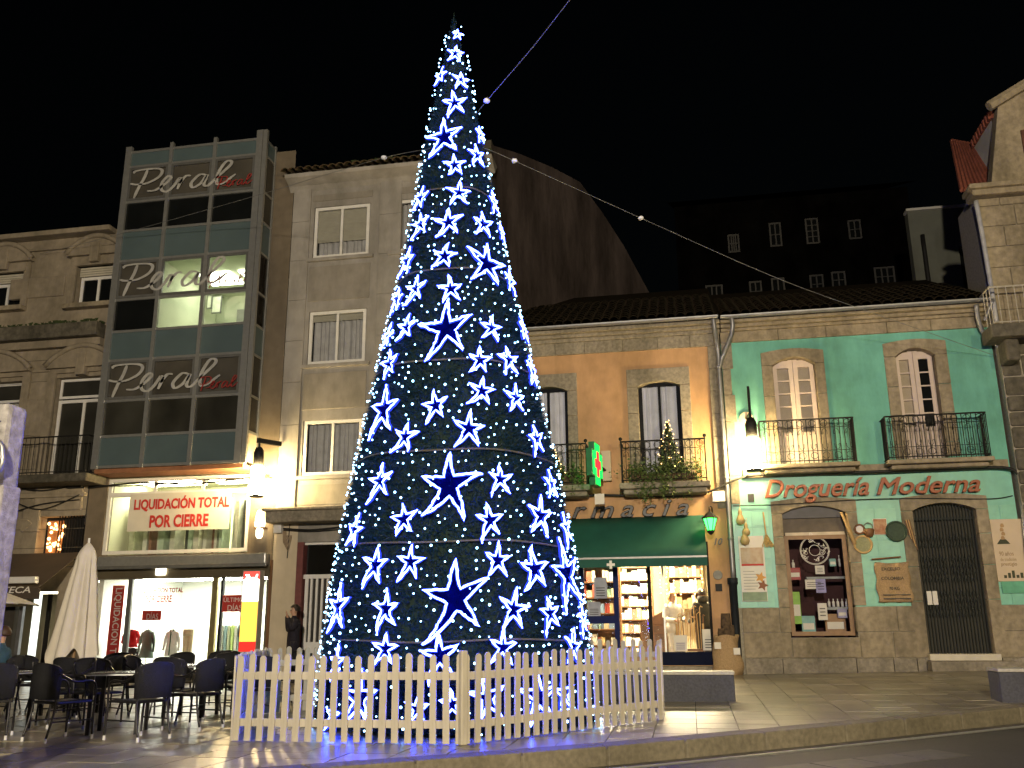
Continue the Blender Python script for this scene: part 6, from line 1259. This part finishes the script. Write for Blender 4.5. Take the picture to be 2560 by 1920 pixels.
wire('thin wire running right from tree down to drugstore corner', [p0, b1_, b2_, on_y(1930, 690, 18.2), on_y(2160, 775, 19.6), on_y(2490, 890, 21.9)], [b1_, b2_])
# ================================================================== CLOTHES IN THE SHOP WINDOW
def garment(name, label, cat, px, py0, py1, wpx, Y, mat, sleeves=True, flare=1.1, trousers=False, trim=None):
    x, z1 = F(px, py0, Y); z0 = F(px, py1, Y)[1]; wq = (F(px+wpx, py0, Y)[0]-x)/2; h = z1-z0; t = thing(name, label, cat, (x, Y, shopfl))
    b0 = z0-shopfl
    if trousers:
        for s_ in (-1, 1): MB().lathe([(wq*.42, b0), (wq*.48, b0+h*.5), (wq*.62, b0+h*.95), (wq*.55, b0+h)], 10, (s_*wq*.45, 0, 0), .55).build('trouser_leg', mat, t, True)
        MB().lathe([(wq, b0+h*.8), (wq*.92, b0+h)], 14, (0, 0, 0), .5).build('waistband', mat, t, True)
    else:
        MB().lathe([(wq*flare, b0), (wq*.88, b0+h*.4), (wq*.8, b0+h*.62), (wq*.92, b0+h*.85), (wq*.5, b0+h*.96), (wq*.22, b0+h*.98)], 16, (0, 0, 0), .55).build('body', mat, t, True)
        for s_ in (-1, 1): MB().tube(smooth_line([(s_*wq*.75, 0, b0+h*.88), (s_*wq*1.15, 0, b0+h*.55), (s_*wq*1.25, -.03, b0+h*.2)], 4), [wq*.28]*5+[wq*.2]*4, 8).build('sleeve', mat, t, True)
        if trim:
            MB().tube([(0, -wq*.56, b0+h*.9), (0, -wq*.62, b0+.02)], wq*.1, 6).build('trim', trim, t)
            MB().tube([(-wq*.3, -wq*.3, b0+h*.97), (0, -wq*.52, b0+h*.72), (wq*.3, -wq*.3, b0+h*.97)], wq*.09, 6).build('collar', trim, t)
    MB().tube([(0, 0, .02), (0, 0, b0+h*1.02)], .012, 6).build('stand_rod', alum, t); MB().lathe([(.15, 0), (.15, .02)], 14).build('stand_base', alum, t); return t
def check_mat():
    m = pm('plaid_cloth', (.10, .16, .13), .9); n_ = m.node_tree.nodes; L_ = m.node_tree.links; tc_ = n_.new('ShaderNodeTexCoord'); ck = n_.new('ShaderNodeTexChecker'); ck.inputs['Scale'].default_value = 30; ck.inputs[1].default_value = (.04, .08, .065, 1); ck.inputs[2].default_value = (.30, .36, .30, 1)
    L_.new(tc_.outputs['Object'], ck.inputs[0]); L_.new(ck.outputs[0], n_['Principled BSDF'].inputs['Base Color']); return m
garment('jacket', 'short red jacket on stand behind shop window post', 'jacket', 330, 1572, 1618, 32, 22.9, pm('red_cloth', (.45, .02, .025), .9), trim=pm('cloth_black', (.02, .02, .02), .9)); garment('skirt_mannequin', 'dark skirt under the red jacket in shop window', 'skirt', 330, 1618, 1650, 26, 22.95, pm('cloth_black', (.02, .02, .02), .9), False, 1.2)
garment('coat', 'grey-green checked coat standing in the shop window', 'coat', 371, 1572, 1645, 30, 22.9, check_mat(), flare=1.25)
garment('jacket', 'white jacket with dark edging in middle of shop window', 'jacket', 433, 1572, 1640, 30, 22.9, pm('white_cloth', (.66, .66, .6), .9), trim=pm('cloth_green', (.03, .07, .04), .9)); garment('trousers', 'beige trousers hanging at right in the shop window', 'trousers', 472, 1573, 1655, 26, 22.9, pm('beige_cloth', (.55, .45, .28), .9), trousers=True)
# counter and rail seen through the shop door
t = thing('clothes_rack', 'pale green rack of clothes inside the shop door', 'rack', (F(580, 1600, 24)[0], 24.2, shopfl)); MB().tube([(-.5, 0, 1.4), (.5, 0, 1.4)], .02, 6).build('rail', alum, t)
for s_ in (-.5, .5): MB().tube([(s_, 0, 0), (s_, 0, 1.4)], .02, 6).build('upright', alum, t)
for k in range(9): MB().box(-.45+k*.1, -.38+k*.1, -.2, .2, .45+.1*(k % 3), 1.36).build('hung_garment', pm('hung_%d' % (k % 4), ((.45, .6, .2), (.6, .62, .5), (.2, .3, .3), (.5, .55, .35))[k % 4], .9), t, bevel=.01)
# ================================================================== PEOPLE
def skin_mesh(name, joints, bones, mat, parent, root=0, sub=2):
    me = bpy.data.meshes.new(name); me.from_pydata([j[:3] for j in joints], bones, []); me.materials.append(mat); o = link(bpy.data.objects.new(name, me)); o.parent = parent
    m = o.modifiers.new('skin', 'SKIN'); m.use_smooth_shade = True
    for i, j in enumerate(joints):
        r_ = j[3]; me.skin_vertices[0].data[i].radius = (r_, j[4] if len(j) > 4 else r_)
    me.skin_vertices[0].data[root].use_root = True; s_ = o.modifiers.new('sub', 'SUBSURF'); s_.levels = sub; s_.render_levels = sub; return o
def limb(t, name, pts, rs, mat): return MB().tube(smooth_line(pts, 4), list(np.interp(np.linspace(0, 1, 4*(len(pts)-1)+1), np.linspace(0, 1, len(pts)), rs)), 10).build(name, mat, t, True)
def person(label, loc, rz, coat, legs, hair, handL, handR, elL, elR, sit=False, long_coat=.62, hairlen=0, hood=False, H=1.0):
    """front of the figure is local -y; hands and elbows are local points"""
    t = thing('person', label, 'person', loc, rz); dz = -.45 if sit else 0
    hip = .93+dz; chest = 1.30+dz; neck = 1.47+dz; head = 1.62+dz
    hipx = .09
    if sit: knees = [(s_*.12, -.42, .50) for s_ in (-1, 1)]; ank = [(s_*.13, -.45, .09) for s_ in (-1, 1)]
    else: knees = [(s_*.10, -.02, .50) for s_ in (-1, 1)]; ank = [(s_*.11, .02, .09) for s_ in (-1, 1)]
    J = [(0, 0, hip, .12, .10), (0, .01, hip+.2, .12, .09), (0, 0, chest, .14, .10), (0, 0, neck, .05), (0, -.015, head-.06, .062, .072), (0, -.01, head+.04, .075, .09), (0, 0, head+.115, .045)]
    Bn = [(0, 1), (1, 2), (2, 3), (3, 4), (4, 5), (5, 6)]
    for s_, el, ha in ((-1, elL, handL), (1, elR, handR)):
        k = len(J); J += [(s_*.17, 0, chest+.09, .05), (*el, .04), (*ha, .026)]; Bn += [(2, k), (k, k+1), (k+1, k+2)]
        e = Vector(el); h_ = Vector(ha); d = (h_-e).normalized(); side = d.cross(Vector((0, 1, .2))).normalized(); palm = h_+d*.05; J.append((*palm, .032, .02)); Bn.append((k+2, k+3))
        for fi in range(4):
            b_ = palm+side*(.024*(fi-1.5))+d*.035; c_ = b_+d*(.035+.006*(1.5-abs(fi-1.5))); kk = len(J); J += [(*b_, .009), (*c_, .0085), (*(c_+d*.018+Vector((0, -.012, .01))), .0075)]; Bn += [(k+3, kk), (kk, kk+1), (kk+1, kk+2)]
        th_ = palm+side*(.04*(-s_)); kk = len(J); J += [(*th_, .010), (*(th_+d*.03+side*(.015*(-s_))), .0085)]; Bn += [(k+3, kk), (kk, kk+1)]
    for s_, kn, an in zip((-1, 1), knees, ank):
        k = len(J); J += [(s_*hipx, 0, hip-.05, .085), (*kn, .058), (*an, .04), (an[0], an[1]-.15, .04, .035, .03)]; Bn += [(0, k), (k, k+1), (k+1, k+2), (k+2, k+3)]
    skin_mesh('body', J, Bn, skin_m, t)
    # clothing: coat with sleeves, trousers, shoes
    prof = [(.205, hip-(.0 if sit else long_coat-.45)), (.20, hip+.02), (.185, hip+.2), (.215, chest), (.20, chest+.09), (.10, neck-.01), (.075, neck+.04)]
    MB().lathe(prof, 18, (0, 0, 0), .74).build('coat', coat, t, True)
    for s_, el, ha in ((-1, elL, handL), (1, elR, handR)): limb(t, 'sleeve', [(s_*.15, 0, chest+.09), (s_*.20, 0, chest+.03), el, tuple(Vector(el).lerp(Vector(ha), .95))], [.085, .085, .07, .052], coat)
    for s_, kn, an in zip((-1, 1), knees, ank):
        limb(t, 'trouser_leg', [(s_*hipx, 0, hip), kn, (an[0], an[1], an[2]-.03)], [.115, .085, .07], legs); MB().box(an[0]-.045, an[0]+.045, an[1]-.19, an[1]+.07, 0 if not sit else .0, .085).build('shoe', hair_m, t, bevel=.03)
    hb = MB(); m1, n1 = 9, 16
    for i in range(m1):
        ph = math.pi*i/(m1-1)*(.60)
        for k in range(n1):
            a = 2*math.pi*k/n1; lowf = 1.0 if math.sin(a) > -.35 else .62; ph2 = ph*lowf; r_ = .098; hb.v.append((r_*.92*math.sin(ph2)*math.cos(a), .012+r_*1.12*math.sin(ph2)*math.sin(a), head+.035+r_*1.15*math.cos(ph2)-hairlen*(i/(m1-1))**2*(math.sin(a) > -.35)))
    hb.f = [(i*n1+k, i*n1+(k+1) % n1, (i+1)*n1+(k+1) % n1, (i+1)*n1+k) for i in range(m1-1) for k in range(n1)]; o = hb.build('hair', hair, t, True); sd = o.modifiers.new('t', 'SOLIDIFY'); sd.thickness = .015
    MB().prism([(-.016, head-.045), (.016, head-.045), (.006, head+.005), (-.006, head+.005)], -.118, -.08).build('nose', skin_m, t, bevel=.006)
    for s_ in (-1, 1): MB().ball((s_*.03, -.088, head+.012), .011, 6, 4).build('eye', black_print, t); MB().ball((s_*.078, .0, head-.01), .022, 6, 4, 1.4).build('ear', skin_m, t)
    MB().box(-.025, .025, -.1, -.085, head-.075, head-.063).build('mouth', pm('lips', (.35, .12, .09), .6), t, bevel=.004)
    if hood: MB().lathe([(.13, neck-.02), (.15, neck+.05), (.12, neck+.12)], 14, (0, .06, 0)).build('hood', coat, t, True)
    t.scale = (H, H, H); return t
navy = pm('coat_navy', (.016, .013, .022), .85, .2, 12, .1); grey_tr = pm('trouser_dark', (.03, .027, .027), .9)
x = F(733, 1600, 21.15)[0]
person('person in dark coat by white gate, hand raised to mouth', (x, 21.15, gz(x, 21.15)), R(-62), navy, grey_tr, hair_m, (.05, -.17, 1.50), (.16, -.16, 1.46), (-.24, -.10, 1.20), (.26, -.08, 1.22), long_coat=.78)
x = F(617, 1600, 21.75)[0]
person('person in dark brown coat half hidden behind the glowing box sign', (x, 21.72, gz(x, 21.7)), R(150), pm('coat_brown', (.045, .022, .016), .85), grey_tr, hair_m, (-.2, -.15, .95), (.2, -.15, .95), (-.25, 0, 1.1), (.25, 0, 1.1), long_coat=.95, H=.97)
x = F(4, 1600, 13.3)[0]; jean = pm('jacket_teal', (.03, .075, .105), .8, .2, 10, .1)
person('person in teal jacket seated at left edge of terrace', (x, 13.3, gz(x, 13.3)), R(-75), jean, grey_tr, pm('hair_brown', (.05, .025, .012), .6), (-.14, -.34, .82), (.06, -.26, 1.02), (-.24, -.10, .80), (.25, -.12, .82), sit=True)
o = copy_tree(ch0); o.location = (x+.03, 13.3, gz(x, 13.3)); o.rotation_euler = (0, 0, R(-75)+math.pi); tag(o, 'cafe chair under the seated person in teal jacket', 'chair', 'dark rattan chairs on the cafe terrace')
fz = dfl+.16; wcoat = pm('coat_white', (.66, .62, .54), .8)
x = F(1682, 1520, 23.6)[0]; person('fair-haired person in white coat behind pharmacy window', (x, 23.6, fz), R(35), wcoat, wcoat, pm('hair_blond', (.55, .38, .14), .6), (-.15, -.3, 1.05), (.15, -.3, 1.05), (-.25, -.05, 1.1), (.25, -.05, 1.1), hairlen=.06, H=.98)
x = F(1755, 1520, 23.0)[0]; person('person in dark hooded jacket inside the pharmacy at right', (x, 23.0, fz), R(215), pm('coat_black', (.02, .021, .018), .8), grey_tr, hair_m, (-.2, -.25, 1.0), (.2, -.25, 1.0), (-.26, -.02, 1.08), (.26, -.02, 1.08), hood=True, H=1.0)
# ------------------------------------------------------------------ put every empty at the base of its thing
bpy.context.view_layer.update()
for o in [q for q in scene.objects if q.type == 'EMPTY' and q.parent is None and q.location.length == 0]:
    lo = [1e9]*3; hi = [-1e9]*3
    for c in o.children_recursive:
        if c.type != 'MESH': continue
        for v in c.bound_box:
            p = c.matrix_world @ Vector(v)
            for k in range(3): lo[k] = min(lo[k], p[k]); hi[k] = max(hi[k], p[k])
    base = Vector(((lo[0]+hi[0])/2, (lo[1]+hi[1])/2, lo[2])); o.location = base
    for c in o.children: c.location = c.location-base
